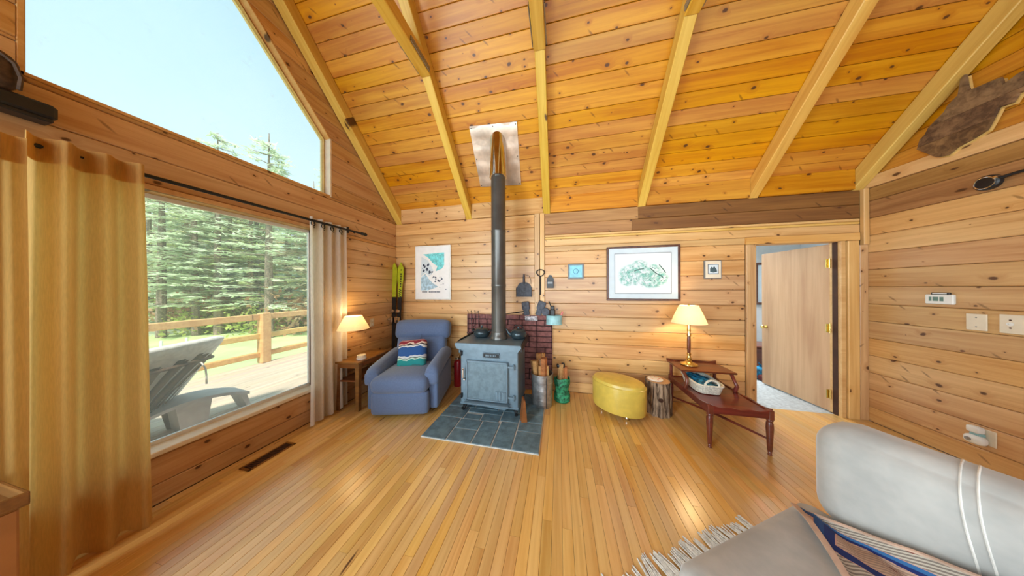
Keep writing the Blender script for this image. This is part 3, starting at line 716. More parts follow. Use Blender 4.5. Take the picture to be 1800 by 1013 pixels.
# ------------------------------------------------------------------ curtains
rod = thing('curtain_rod', 'dark metal curtain rod with ball end over the picture window', 'curtain rod', (-2.60,2.5,2.235))
obj('rod', G().tube([(0,-2.4,-.012),(0,-.06,0)], .013, 10), M['iron'], rod)
obj('finial', G().lathe([(.013,0),(.02,.005),(.02,.03),(.014,.04),(.022,.055),(.019,.075),(.001,.082)], 12, m=tr(0,-.06,0) @ rot('X',-PI/2)), M['iron'], rod)
for yy in (-.16,-2.2):
    obj('bracket', G().tube([(-.118,yy,.03),(-.06,yy,.02),(0,yy,-.018)], .008, 8).box((-.112,yy,.03), (.018,.03,.08), .003), M['iron'], rod)
def curtain(name, label, mat, y0, y1, n, amp, xc, zt, zb, flare=0, xend=0, ph=0, hem=None, rings=False, group='beige curtains at the picture window'):
    root = thing(name, label, 'curtain', (xc,(y0+y1)/2,zb), 0, group)
    w_ = y1-y0; H = zt-zb
    def f(a, b, off=0):
        k = 1-b; s_ = (a-.5)*w_*(1+flare*k)
        A = amp*(.75+.5*k)*(1+.15*math.sin(5*a+1))
        x_ = A*math.sin(2*PI*n*a+ph+.2*k*math.sin(3*a)) + xend*a + .012*k*math.sin(17*a+2*b)
        return (x_+off, s_+.004*k*math.sin(5*b+4*a), H*b+.012*math.sin(2*PI*n*a)*(1-b))
    obj('cloth', G().grid(f, n*14, 22), mat, root, ang=80)
    obj('hem_band', G().grid(lambda a,b: f(a, .945+.055*b, .003), n*14, 2).grid(lambda a,b: f(a, .945+.055*b, -.003), n*14, 2, flip=True), hem or M['curtain'], root, ang=80)
    for i in range(2*n if rings else 0):
        a = (i+.5-.0)/(2*n); p = f(a-ph/(2*PI*n) if False else a, .967)
        obj('grommet', G().tube([(p[0]+.024*math.cos(t)*.35*(1 if i%2 else -1), p[1]+.024*math.cos(t), p[2]+.024*math.sin(t)) for t in [2*PI*j/14 for j in range(15)]], .005, 6, cap=False), M['iron'], root)
    return root
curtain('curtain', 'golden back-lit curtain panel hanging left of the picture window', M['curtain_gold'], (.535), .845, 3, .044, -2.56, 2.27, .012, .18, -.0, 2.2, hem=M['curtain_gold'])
curtain('curtain', 'pale linen curtain panel right of the picture window by the recliner', M['curtain'], 1.83, 2.27, 4, .038, -2.635, 2.275, .015, .05, -.03, .6, rings=True)
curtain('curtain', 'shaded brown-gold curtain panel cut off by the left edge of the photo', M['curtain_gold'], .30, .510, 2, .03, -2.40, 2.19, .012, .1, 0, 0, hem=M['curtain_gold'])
# shelf with folded cloth above the curtain
tag(obj('wall_shelf', G().box((0,0,0), (.10,.62,.075), .012).box((-.0,0,-.046), (.085,.60,.02), .004), M['black'], loc=(XL+.052,.32,2.432)), 'short black wall shelf above the golden curtain', 'shelf')
tag(obj('folded_cloth', G().cushion((0,0,.09), (.09,.19,.17), .04, 8, (.01,0,.02)).tube([(.05,.085,.01),(.055,.088,.07),(.052,.075,.13),(.045,.03,.175)], .007, 6), M['rattan'], loc=(XL+.06,.455,2.472)), 'dark folded cloth with a pale hem lying on the black wall shelf', 'cloth')
# tray-topped stand at the left edge
st_ = thing('tray_stand', 'tan stand with a raised-rim wooden tray top at the left edge', 'stand', (-2.285,.275,0))
obj('cabinet', G().box((0,0,.305), (.31,.33,.61), .006), M['brownpanel'], st_)
g = G()
g.box((0,0,.622), (.34,.36,.016), .003)
for (c,d) in (((.165,0,.645),(.014,.36,.05)),((-.165,0,.645),(.014,.36,.05)),((0,.173,.645),(.34,.014,.05)),((0,-.173,.645),(.34,.014,.05))): g.box(c,d,.004)
obj('tray', g, M['oak'], st_)

# floor register
vt = thing('floor_register', 'brown slotted metal floor register below the picture window', 'vent', (-2.535,1.445,0), math.radians(0))
g = G(); L_,W_ = .33,.115
g.box((0,L_/2-.01,.004), (W_,.02,.007), .002).box((0,-L_/2+.01,.004), (W_,.02,.007), .002).box((W_/2-.008,0,.004), (.016,L_,.007), .002).box((-W_/2+.008,0,.004), (.016,L_,.007), .002)
obj('frame', g, M['oak'], vt); obj('well', G().box((0,0,.001), (W_-.02,L_-.03,.0016)), M['black'], vt)
for i in range(17): obj('slat', G().box((0,-L_/2+.032+i*.0167,.0035), (W_-.03,.006,.004), .0008), M['frame_dark'], vt)

# ------------------------------------------------------------------ recliner
rc = thing('recliner', 'blue-grey upholstered recliner in the corner beside the wood stove', 'recliner', (-1.905,2.575,0), math.atan2(.25,.968))
obj('plinth', G().box((0,.03,.05), (.60,.66,.08), .01), M['black'], rc)
obj('footrest', G().cushion((0,-.375,.165), (.655,.11,.27), .045, 8, (0,.012,0)), M['denim'], rc)
obj('seat', G().cushion((0,-.14,.375), (.655,.64,.19), .075, 10, (0,0,.035)), M['denim'], rc)
for sx_ in (-1,1):
    obj('side_panel', G().cushion((sx_*.358,.02,.25), (.115,.70,.40), .03, 8), M['denim'], rc)
    g = G().cushion((0,0,0), (.175,.74,.17), .082, 10, (0,0,.015), m=tr(sx_*.345,-.005,.515) @ rot('X', math.radians(7)))
    g.cushion((0,0,0), (.17,.09,.16), .045, 6, m=tr(sx_*.345,-.335,.43))
    obj('arm_pad', g, M['denim'], rc)
bm_ = tr(0,.20,.40) @ rot('X', math.radians(-13))
obj('backrest', G().cushion((0,.06,.20), (.70,.20,.44), .07, 10, (0,.03,0), m=bm_).box((0,.17,.22), (.60,.05,.62), .02, m=bm_), M['denim'], rc)
obj('head_cushion', G().cushion((0,.07,.50), (.80,.22,.28), .085, 10, (0,.035,.01), m=bm_), M['denim'], rc)
obj('seam', G().tube([bm_ @ Vector((.0,-.052,.33)), bm_ @ Vector((.012,-.066,.45)), bm_ @ Vector((.035,-.045,.58))], .004, 6), M['denim'], rc)
pl = tag(obj('throw_pillow', G().cushion((0,0,0), (.36,.12,.36), .05, 12, (0,.035,0)), M['pillow']), 'small landscape-patterned pillow in blue, teal and red on the recliner', 'pillow')
pl.matrix_world = Matrix.Translation((-1.905,2.55,.625)) @ rot('Z', math.atan2(.25,.968)) @ rot('X', math.radians(-24)) @ rot('Y', math.radians(-5))

# skis in the corner
for i,(x_,dz,lb) in enumerate(((-2.665,.0,'lime green ski standing in the corner, the one nearer the window wall'),(-2.60,.0,'lime green ski with black lettering in the corner, the one nearer the poster'))):
    sk = thing('ski', lb, 'ski', (x_,3.09,0), 0, 'pair of skis in the corner')
    mm = rot('X', math.radians(-2.2)) @ rot('Y', math.radians((-.9,.9)[i]))
    def sp_(t): return (x_0 if False else 0, -.02+ (.06*max(0,t-.88)/.12 if False else 0), t*1.93)
    def half(t): return .043-.012*math.sin(PI*min(1,t/.9))+(.012 if t > .8 else 0)*(1 if t < .93 else 1)
    prof = [(half(t/20)*(math.sqrt(max(0,1-((t/20-.93)/.07)**2)) if t/20 > .93 else 1), t/20*1.93) for t in range(21)]
    poly = [(a,b) for a,b in prof]+[(-a,b) for a,b in prof[::-1][1:]]
    lo = [(a,b) for a,b in poly if b <= 1.36]; hi = [(a,b) for a,b in poly if b >= 1.34]
    obj('ski_body', G().prism(lo, .014, mm @ fr((0,0,.0),(1,0,0),(0,0,1))), M['black'], sk, smooth=False)
    obj('ski_tip', G().prism(hi, .0145, mm @ fr((0,0,.0),(1,0,0),(0,0,1))), M['ski'], sk, smooth=False)
    obj('binding', G().box((0,-.05,.98), (.06,.07,.10), .012, m=mm).lathe([(.018,0),(.018,.03),(.001,.035)], 10, m=mm @ tr((-.02,.02)[i],-.085,.99) @ rot('X',PI/2)), M['chrome'], sk)
    obj('toe_binding', G().box((0,-.045,1.12), (.05,.05,.06), .01, m=mm), M['chrome'], sk)
    if i == 1:
        g = G()
        for j,(zz_,hh) in enumerate(((1.80,.018),(1.73,.03),(1.69,.025),(1.65,.03),(1.61,.025),(1.57,.03),(1.53,.02))): g.box((.014,-.0155,zz_), (.022,.001,hh), m=mm)
        for j in range(4): g.box((0,-.0155,1.47-j*.035), (.06,.001,.013), m=mm @ tr(0,0,1.45-j*.035) @ rot('Y',.5) @ tr(0,0,-1.45+j*.035))
        obj('lettering', g, M['black'], sk, kind='stuff')

# side table, coasters, wall lamp and outlet on the left
tb = thing('side_table', 'dark brown side table with a lower shelf between curtain and recliner', 'table', (-2.548,2.43,0), math.radians(6))
obj('tabletop', G().box((0,0,.585), (.31,.56,.026), .006), M['oak'], tb)
obj('apron', G().box((0,0,.545), (.28,.53,.05), .004), M['oak'], tb)
obj('shelf', G().box((0,0,.36), (.28,.52,.02), .003), M['oak'], tb)
for sx_ in (-1,1):
    for sy_ in (-1,1): obj('leg', G().prism([(-.02,0),(.02,0),(.024,.57),(-.024,.57)], .045, fr((sx_*.128,sy_*.245+.0225,0),(1,0,0),(0,0,1))), M['oak'], tb)
co = thing('coaster_holder', 'round cream stack of coasters on the corner of the side table', 'coasters', (-2.455,2.30,.598))
obj('dish', G().lathe([(.05,0),(.055,.008),(.055,.02)], 20), M['plate'], co)
for i in range(3): obj('coaster', G().lathe([(.048,0),(.05,.002),(.05,.008),(.048,.010)], 20, (0,0,.021+i*.011)), M['ivory'], co)
wl = thing('wall_lamp', 'lit cream shade lamp on the window wall above the side table', 'lamp', (-2.52,2.25,.985))
obj('lamp_shade', G().lathe([(.17,0),(.09,.165)], 28, cap=False).lathe([(.168,.002),(.088,.163)], 28, cap=False), M['shade'], wl)
obj('arm', G().tube([(-.20,.02,.05),(-.10,.01,.05),(0,0,.05)], .007, 8).lathe([(.018,0),(.018,.07)], 10, (0,0,.03)).box((-.195,.02,.05), (.012,.07,.11), .003), M['brass'], wl)
obj('bulb', G().lathe([(.012,0),(.028,.03),(.028,.05),(.001,.075)], 12, (0,0,.06)), M['bulb'], wl)
def lamp_light(loc, e):
    l = bpy.data.lights.new('lamp_light', 'POINT'); l.energy = e; l.color = (1,.72,.36); l.shadow_soft_size = .04
    o = bpy.data.objects.new('lamp_light', l); C.objects.link(o); o.location = loc
lamp_light((-2.52,2.25,1.10), 11)
ou = thing('wall_outlet', 'ivory double outlet on the window wall beside the lamp', 'outlet', (XL+.006,2.72,.99))
obj('cover_plate', G().box((0,0,0), (.008,.075,.118), .003), M['ivory'], ou)
for dz in (-.024,.024): obj('socket', G().box((.006,0,dz), (.006,.034,.030), .003), M['white'], ou)

# poster
po = thing('poster', 'white framed print of a skier on a turquoise slope left of the stovepipe', 'poster', (-2.012,D-.03,1.25))
obj('frame', G().box((0,.012,.50), (.64,.024,.88), .004), M['white'], po)
obj('sheet', G().box((0,-.0015,.50), (.60,.003,.84)), M['paper'], po)
def flat(parent, name, poly, mat, y, dx=0, dz=0): return obj(name, G().prism([(a+dx,b+dz) for a,b in poly], .0006, fr((0,y,0),(1,0,0),(0,0,1))), mat, parent, smooth=False)
flat(po,'print_patch',[(-.17,.80),(.21,.82),(.21,.62),(.17,.56),(.06,.52),(.09,.60),(.0,.66),(-.05,.72),(-.10,.76)],M['print_teal'],-.0032)
flat(po,'print_patch',[(-.21,.21),(-.21,.42),(-.13,.48),(-.07,.40),(.0,.33),(.10,.27),(.02,.24),(-.08,.21)],M['print_blue'],-.0032)
flat(po,'print_patch',[(-.21,.44),(-.20,.76),(-.08,.70),(-.02,.60),(.02,.52),(-.05,.44),(-.13,.50)],M['matboard'],-.0031)
g = G(); rr_ = random.Random(5)
for i in range(34):
    t = rr_.random(); cx = -.17+.36*t+rr_.gauss(0,.03); cz = .60-.30*t+rr_.gauss(0,.035); s_ = rr_.uniform(.006,.02)
    g.prism([(cx-s_,cz),(cx,cz-s_*.6),(cx+s_*1.2,cz+.2*s_),(cx+.1*s_,cz+s_)], .0006, fr((0,-.0040,0),(1,0,0),(0,0,1)))
for (cx,cz) in ((-.14,.60),(-.10,.56),(-.16,.53),(-.08,.62),(-.05,.50)): g.prism([(cx-.022,cz-.014),(cx+.008,cz-.02),(cx+.026,cz+.012),(cx-.01,cz+.024)], .0006, fr((0,-.0040,0),(1,0,0),(0,0,1)))
obj('skier_marks', g, M['print_dark'], po, smooth=False, kind='stuff')
g = G(); xx = -.19
for wd in (.03,.012,.02,.022,.014,0,.026,.018,.024,.02,.014,.03,.012,.02,.024,.02):
    if wd: g.box((xx+wd/2,-.0040,.185), (wd-.004,.0008,.018))
    xx += wd if wd else .022
obj('caption', g, M['print_dark'], po, smooth=False, kind='stuff')

# ------------------------------------------------------------------ hearth, stove, pipe
hp = thing('hearth_pad', 'slate tiled hearth pad with pale grout under the wood stove', 'hearth', (-.77,2.46,0))
hx0,hx1,hy0,hy1 = -.592,.592,-.525,.55
obj('grout_bed', G().box((0,(hy0+hy1)/2,.006), (hx1-hx0,hy1-hy0,.010), .004), M['grout'], hp)
lines = [-1.361,-1.089,-.83,-.629,-.432,-.178]
cs = [x_+.77 for x_ in lines]
rects = []
yA,yB = hy0, -.165
for i in range(5):
    if i == 1: rects += [(cs[1],cs[2],yA,-.335),(cs[1],cs[2],-.335,yB)]
    elif i == 4: rects += [(cs[4],cs[5],yA,-.25),(cs[4],cs[5],-.25,yB+.07)]
    else: rects.append((cs[i],cs[i+1],yA,yB if i < 3 else yB+.035))
rects += [(cs[0],-.30,yB,.06),(-.30,-.10,yB,-.06),(-.10,.12,yB,-.03),(.12,cs[4],yB+.035,.06),(cs[4],cs[5],yB+.07,.06),(-.30,.12,-.06+.03,.06)]
for j,(ya,yb_) in enumerate(((.06,.30),(.30,.55))):
    xs = [cs[0],-.25+.1*j,.05+.08*j,.33-.06*j,cs[5]]
    rects += [(a,b,ya,yb_) for a,b in zip(xs,xs[1:])]
for (a,b,c_,d) in rects: obj('tile', G().box(((a+b)/2,(c_+d)/2,.012), (b-a-.012,d-c_-.012,.012), .003), M['slate'], hp)

sv = thing('wood_stove', 'grey cast iron wood stove standing on the slate hearth', 'stove', (-.81,2.71,.018))
zb = .085; bt = .755; hw = .352; fy = -.275; by = .235
obj('body', G().box((0,(fy+by)/2,(zb+bt)/2), (hw*2,by-fy,bt-zb), .008).box((0,(fy+by)/2,zb+.01), (hw*2+.012,by-fy+.012,.03), .006), M['stove'], sv)
g = G(); tw = .395
g.box((0,-.025,.818), (tw*2,.61,.022), .006)
g.prism([(-tw,.825),(-tw-.004,.80),(-tw+.035,.752),(tw-.035,.752),(tw+.004,.80),(tw,.825)], .016, fr((0,-.318,0),(1,0,0),(0,0,1)))
obj('top_plate', g, M['stove'], sv)
for sx_ in (-1,1):
    obj('side_lip', G().prism([(-.31,.755),(-.30,.825),(-.20,.842),(.27,.846),(.27,.755)], .010, fr((sx_*tw-.005,0,0),(0,1,0),(0,0,1))), M['iron'], sv)
dr = G().box((-.015,fy-.012,.39), (.52,.030,.46), .008)
dm = obj('door', dr, M['stovedoor'], sv)
g = G()
for (c,d) in (((-.015,fy-.03,.612),(.50,.012,.018)),((-.015,fy-.03,.168),(.50,.012,.018)),((-.258,fy-.03,.39),(.018,.012,.46)),((.228,fy-.03,.39),(.018,.012,.46))): g.box(c,d,.004)
obj('door_moulding', g, M['stove'], dm)
obj('door_vent', G().box((.155,fy-.032,.235), (.13,.012,.10), .004).box((.12,fy-.04,.235), (.012,.012,.09), .003).box((.155,fy-.04,.235), (.012,.012,.09), .003).box((.19,fy-.04,.235), (.012,.012,.09), .003), M['stove'], dm)
obj('door_handle', G().tube([(-.297,fy-.02,.40),(-.30,fy-.045,.42),(-.30,fy-.05,.50),(-.30,fy-.045,.53)], .011, 8).box((-.297,fy-.012,.39), (.03,.03,.03), .006), M['chrome'], dm)
for zz_ in (.57,.22):
    obj('hinge', G().box((.27,fy-.02,zz_), (.10,.016,.022), .004).lathe([(.012,-.03),(.012,.03)], 8, (.305,fy-.02,zz_)), M['stove'], dm)
for zz_ in (.19,.695): obj('latch', G().box((-.335,fy-.012,zz_), (.02,.03,.06), .006), M['iron'], sv)
obj('ash_lip', G().prism([(-.29,.155),(.26,.118),(.20,.085),(-.29,.125)], .012, fr((0,fy-.03,0),(1,0,0),(0,0,1))).box((-.01,fy-.05,.145), (.54,.08,.012), .004), M['stove'], sv)
bd = obj('badge', G().prism([(.105*max(-1,min(1,1.35*math.cos(t))), .685+.032*max(-1,min(1,1.25*math.sin(t)))) for t in [2*PI*i/24 for i in range(24)]], .006, fr((.035,fy,0),(1,0,0),(0,0,1))), M['iron'], sv)
g = G(); xx = -.035
for i,wd in enumerate((.016,.014,.012,.016,.014,.016,.012)): g.box((xx+wd/2,fy-.008,.685), (wd-.004,.004,.022), .001); xx += wd+.004
obj('raised_letters', g, M['stove'], bd)
obj('badge_rim', G().tube([(.035+.098*max(-1,min(1,1.35*math.cos(t))),fy-.008,.685+.027*max(-1,min(1,1.25*math.sin(t)))) for t in [2*PI*i/28 for i in range(29)]], .003, 6, cap=False), M['stove'], bd)
obj('damper_knob', G().lathe([(.008,0),(.008,.02),(.03,.022),(.034,.032),(.022,.045),(.001,.048)], 14, m=tr(-.352,fy+.06,.70) @ rot('Y',-PI/2)), M['stove'], sv)
for sx_ in (-1,1):
    for yy,dy in ((fy+.05,-1),(by-.06,1)):
        obj('leg', G().tube([(sx_*.295,yy,zb+.02),(sx_*.315,yy+dy*.012,.05),(sx_*.325,yy+dy*.03,.026),(sx_*.33,yy+dy*.045,.022)], [.032,.022,.017,.022], 8), M['iron'], sv)

sp_ = thing('stovepipe', 'tall black stovepipe rising from the stove through the ceiling', 'stovepipe', (-.755,2.69,.848))
zc = EA+SL*(D-2.69)
obj('pipe', G().lathe([(.112,0),(.112,.03),(.100,.045),(.097,.09),(.092,.095),(.092,.66),(.0945,.665),(.0945,.69),(.092,.695),(.092,1.35),(.0945,1.355),(.0945,1.38),(.092,1.385),(.092,2.2)], 28), M['pipe'], sp_)
obj('chrome_sleeve', G().lathe([(.104,0),(.112,.004),(.112,.02),(.107,.024),(.107,.62)], 28, (0,0,2.055)), M['chrome'], sp_)
fl = obj('flashing_plate', G().grid(lambda a,b: ((a-.5)*.60, (b-.5)*.72, .012+.006*math.sin(9*a+4*b)+.004*math.sin(23*b)), 12, 12).grid(lambda a,b: ((a-.5)*.60, (b-.5)*.72, .006), 2, 2, flip=True), M['alum'], sp_)
fl.matrix_local = tr(.755,-2.69,-.848) @ fr((-.80,2.795,EA+SL*(D-2.795)), X_, (0,-CT,ST)) @ rot('Z', -.05)
g = G()
for i in range(3):
    for j in range(3):
        if i != 1 or j != 1: obj('nail', G().lathe([(.006,0),(.006,.004),(.001,.006)], 8, (-.28+.28*i,-.34+.34*j,.018)), M['iron'], fl)

for nm,lb,x_,sc in (('cast_iron_pot','black lidded iron pot on the stove left of the pipe',-1.0,1),('tea_kettle','black iron tea kettle with spout on the stove right of the pipe',-.508,.97)):
    k_ = thing(nm, lb, 'pot' if 'pot' in nm else 'kettle', (x_,2.735,.848), 0)
    obj('body', G().lathe([(.075*sc,0),(.098*sc,.018),(.108*sc,.05),(.106*sc,.075),(.088*sc,.10),(.07*sc,.108)], 24), M['pot'], k_)
    obj('lid', G().lathe([(.094*sc,.098),(.088*sc,.106),(.06*sc,.118),(.02*sc,.124),(.012,.126),(.012,.138),(.018,.142),(.016,.152),(.001,.155)], 24), M['pot'], k_)
    if 'kettle' in nm:
        obj('spout', G().tube([(-.085,-.01,.04),(-.125,-.015,.07),(-.145,-.018,.105),(-.165,-.02,.125)], [.026,.02,.014,.011], 10), M['pot'], k_)
        obj('handle', G().tube([(.075*math.cos(t)*1.0,0,.095+.075*math.sin(t)) for t in [PI*i/10 for i in range(11)]], .005, 8), M['iron'], k_)
    else:
        for sx_ in (-1,1): obj('handle', G().tube([(sx_*.10,-.035,.075),(sx_*.135,-.02,.09),(sx_*.135,.02,.09),(sx_*.10,.035,.075)], .008, 8), M['pot'], k_)
        obj('bail', G().tube([(-.104,0,.085),(-.115,-.02,.12),(-.09,-.05,.15),(-.07,-.06,.152)], .004, 6), M['iron'], k_)

# brick heat shield
bs = thing('brick_heat_shield', 'plum coloured brick heat shield on the wall behind the stove', 'heat shield', (-.75,D-.045,0))
obj('mortar_bed', G().box((0,.012,.545), (1.31,.024,1.09), .003), M['mortar'], bs)
bh = .0785
for r_ in range(14):
    z0 = r_*bh; xs = [-.655]; L0 = .21
    if r_ == 13: seq = [.3,.27,.27,.24,.23]
    else:
        seq = []; tot = 0; i = r_ % 2
        while tot < 1.31:
            l_ = (.115 if (r_*5+i) % 3 == 0 else .215); l_ = min(l_, 1.31-tot); seq.append(l_); tot += l_; i += 1
    x_ = -.655
    for j,l_ in enumerate(seq):
        if l_ > .03: obj('brick', G().box((x_+l_/2,-.004-.003*R.random(),z0+bh/2), (l_-.012,.024,bh-.011), .004), M['brick'], bs, smooth=False)
        x_ += l_
nm_ = tag(obj('name_stone', G().box((0,0,0), (.185,.03,.066), .005).box((-.02,-.016,.0), (.10,.004,.02), .001), plain('pale_mottled_stone', srgb(176,172,176), .7, 0, .5, 60)), 'pale mottled stone block set into the top of the brick shield', 'stone')
nm_.location = (-.395,D-.075,1.052)
# iron skewers hanging left of the shield's top
for i in range(4):
    sk = tag(obj('iron_skewer', G().tube([(0,0,0),(0,0,-.30)], .005, 6).tube([(.018*math.sin(t),0,-.315+.016*math.cos(t)) for t in [2*PI*j/10 for j in range(11)]], .004, 5, cap=False).tube([(0,0,0),(.006,-.008,.018),(.0,-.012,.03),(-.008,-.008,.022)], .0045, 6), M['iron']), ('leftmost','second','third','rightmost')[i]+' of the four twisted iron skewers at the left end of the brick shield', 'skewer', 'iron skewers on the brick shield')
    sk.location = (-1.372+i*.058, D-.085, 1.12-.006*(i%2))
# hanging tools
dp = thing('ash_shovel', 'grey sheet metal ash shovel hanging right of the stovepipe', 'shovel', (-.505,D-.03,1.36))
obj('pan', G().prism([(-.115,0),(.115,0),(.112,.13),(.085,.19),(.04,.215),(-.04,.215),(-.085,.19),(-.112,.13)], .012, fr((0,.02,0),(1,0,0),(0,0,1))).box((-.112,-.012,.07), (.006,.045,.14), .002).box((.112,-.012,.07), (.006,.045,.14), .002), M['leather'], dp)
obj('handle', G().tube([(0,0,.20),(-.002,-.005,.29),(0,-.002,.335)], [.018,.015,.012], 10), M['leather'], dp)
obj('hang_cord', G().tube([(.02,0,.325),(.075,0,.31),(.10,0,.25),(.102,0,.19)], .003, 6), M['iron'], dp)
pk = tag(obj('lid_lifter', G().tube([(.055*math.sin(t)*(1+.25*math.cos(t)),0,-.055+.048*math.cos(t)) for t in [2*PI*i/20 for i in range(21)]], .0075, 8, cap=False).tube([(0,0,-.10),(0,0,-.24),(-.004,0,-.37)], [.008,.007,.011], 8), M['iron'], loc=(-.262,D-.04,1.765)), 'rusty iron poker with a heart shaped ring handle on the post', 'poker')
mb_ = thing('match_holder', 'small black metal match holder on the wall beside the poker', 'match holder', (-.122,D-.03,1.49))
obj('box', G().box((0,-.005,.05), (.098,.05,.10), .004), M['black'], mb_)
obj('back_plate', G().prism([(-.05,0),(.05,0),(.05,.13),(.028,.165),(.015,.19),(-.015,.19),(-.028,.165),(-.05,.13)], .006, fr((0,.024,0),(1,0,0),(0,0,1))), M['black'], mb_)
obj('label_strip', G().box((0,-.032,.075), (.07,.003,.028), .001), plain('grey_label', srgb(150,156,160), .6), mb_)
bt_ = thing('framed_tile', 'small turquoise tile in a grey frame left of the large picture', 'framed tile', (.236,D-.012,1.725))
obj('frame', G().box((0,0,0), (.215,.024,.215), .004), M['frame_grey'], bt_)
obj('tile_face', G().box((0,-.012,0), (.17,.006,.17), .001), M['tile_blue'], bt_)
obj('ring_motif', G().tube([(.033*math.cos(t),-.016,.036*math.sin(t)) for t in [2*PI*i/20 for i in range(21)]], .004, 6, cap=False), plain('blue_glaze', srgb(70,146,180), .4), bt_)
# mitts, tin and stick along the top of the shield
for i,(x_,ln,ti,lb) in enumerate(((-.462,.20,-.12,'grey fireplace mitt leaning upright at left on the brick shield'),(-.30,.215,.34,'grey fireplace mitt slanting right on the brick shield'))):
    mt = tag(obj('fireplace_mitt', G().cushion((0,0,ln*.27), (.085,.035,ln*.55), .017, 6).cushion((0,0,ln*.70), (.115,.04,ln*.62), .02, 8), M['leather']), lb, 'mitt', 'fireplace mitts')
    mt.matrix_world = Matrix.Translation((x_,D-.05,1.092)) @ rot('Y', ti)
tag(obj('round_tin', G().lathe([(.052,0),(.056,.004),(.056,.045),(.05,.05)], 20, m=rot('X',PI/2)), M['leather'], loc=(-.19,D-.03,1.148)), 'round grey tin standing on edge at the end of the brick shield', 'tin')
sk_ = tag(obj('fire_stick', G().tube([(-.16,0,-.022),(.17,0,.028)], [.006,.008], 8), M['iron'], loc=(-.62,D-.045,1.125)), 'thin dark stick lying behind the stovepipe on the brick shield', 'stick')
tn = thing('hanging_tin', 'pale blue tin pot holding lighters on the wall by the brick shield', 'tin', (-.068,D-.09,.975))
obj('pot', G().lathe([(.100,0),(.104,.004),(.104,.012),(.100,.016),(.100,.125),(.103,.13),(.095,.13),(.095,.02)], 26, sq=(1.1,.75)), M['teal'], tn)
tag(obj('lighter', G().box((0,0,.07), (.075,.045,.20), .012).box((.0,-.012,.19), (.055,.035,.06), .01).tube([(-.02,0,.21),(-.05,-.0,.28)], .008, 8), M['black'], loc=(-.09,D-.09,1.02)), 'black utility lighter upright in the pale blue tin', 'lighter')
tag(obj('red_handled_brush', G().tube([(0,0,0),(.05,-.0,.16)], [.010,.013], 8), plain('pink_plastic', srgb(214,120,120), .4), loc=(.0,D-.085,1.0)), 'pink handled tool poking out of the pale blue tin', 'tool')
# log bin, bag, kindling
M['logs'] = [M['logwood'], wood('grey_split_log', srgb(168,134,100), srgb(104,76,54), kn=0, rough=.85), wood('red_split_log', srgb(188,120,70), srgb(124,74,40), kn=0, rough=.85)]
bk = thing('log_bin', 'galvanised steel bin of split logs beside the stove', 'bin', (-.215,2.80,.0))
obj('bin', G().lathe([(.120,.0),(.124,.006),(.128,.10),(.131,.104),(.131,.112),(.128,.116),(.134,.30),(.138,.304),(.138,.312),(.134,.316),(.136,.40),(.141,.404),(.141,.414),(.133,.414),(.130,.05),(.001,.05)], 30, (0,0,.0), cap=False), M['galv'], bk)
obj('seam', G().tube([(.062,-.118,.02),(.066,-.126,.39)], .004, 6), M['iron'], bk)
def log(x_, y_, z_, L_, r_, tilt, az, lb, grp):
    n_ = 5; a0 = R.uniform(0,6); poly = [(r_*R.uniform(.75,1.1)*math.cos(a0+2*PI*i/n_), r_*R.uniform(.75,1.1)*math.sin(a0+2*PI*i/n_)) for i in range(n_)]
    lg = tag(obj('split_log', G().prism(poly, L_), R.choice(M['logs']), smooth=False), lb, 'log', grp)
    lg.matrix_world = Matrix.Translation((x_,y_,z_)) @ rot('Z', az) @ rot('X', tilt) @ Matrix.Identity(4); return lg
for i,(dx,dy,L_,r_,ti,az,lb) in enumerate(((-.045,-.02,.50,.042,-.10,1.2,'dark barked split log at the left of the steel bin'),(.03,-.045,.56,.046,.05,.2,'tallest pale split log at the front of the steel bin'),(.06,.03,.52,.04,.12,-1.2,'orange split log leaning right in the steel bin'),(-.03,.06,.57,.038,-.05,.6,'split log at the back of the steel bin'),(-.075,.03,.48,.03,-.14,1.0,'thin split log against the rim of the steel bin'),(.015,.01,.60,.026,.02,.5,'thin split log upright amid the steel bin'),(.085,-.02,.46,.028,.10,-.6,'short split log at the right rim of the steel bin'),(-.01,-.08,.45,.03,-.08,.1,'short pale split log at the front rim of the steel bin'))):
    log(-.215+dx,2.80+dy,.06,L_,r_,ti,az,lb,'split logs in the steel bin')
bgx,bgy = .035,2.955
bagg = thing('kindling_bag', 'green patterned bag of kindling right of the steel bin', 'bag', (bgx,bgy,0))
obj('bag', G().grid(lambda a,b: ((.092+.006*math.sin(b*9)+.008*math.sin(a*40+b*7))*math.cos(2*PI*a), (.072+.005*math.sin(b*8+2))*math.sin(2*PI*a)+.006*math.sin(a*31+b*11), .005+.30*b+.012*math.sin(a*25)*b), 36, 12).lathe([(.001,.006),(.095,.008)], 24, cap=False), M['green'], bagg)
for i,(dx,dy,L_,r_,ti,az,lb) in enumerate(((-.05,.0,.46,.036,.10,1.4,'broad kindling split leaning left in the green bag'),(.05,-.015,.42,.026,-.05,.0,'pale kindling split at the right of the green bag'),(.005,.02,.40,.024,.03,.4,'kindling split in the middle of the green bag'))):
    log(bgx+dx,bgy+dy,.03,L_,r_,ti,az,lb,'kindling in the green bag')
tag(obj('dark_glove', G().cushion((0,0,0), (.11,.06,.05), .02, 6).cushion((.03,.0,.02), (.05,.05,.05), .02, 5), M['black'], loc=(.02,2.965,.455)), 'dark glove resting on the kindling in the green bag', 'glove')
wd_ = tag(obj('wood_wedge', G().prism([(-.032,0),(.032,0),(.012,.235),(-.006,.24)], .10, fr((0,.05,0),(1,0,0),(0,0,1))), M['oak'], smooth=False), 'split wood wedge standing on the slate by the stove leg', 'wood'); wd_.location = (-.392,2.40,.019); wd_.rotation_euler = (0,0,.35)
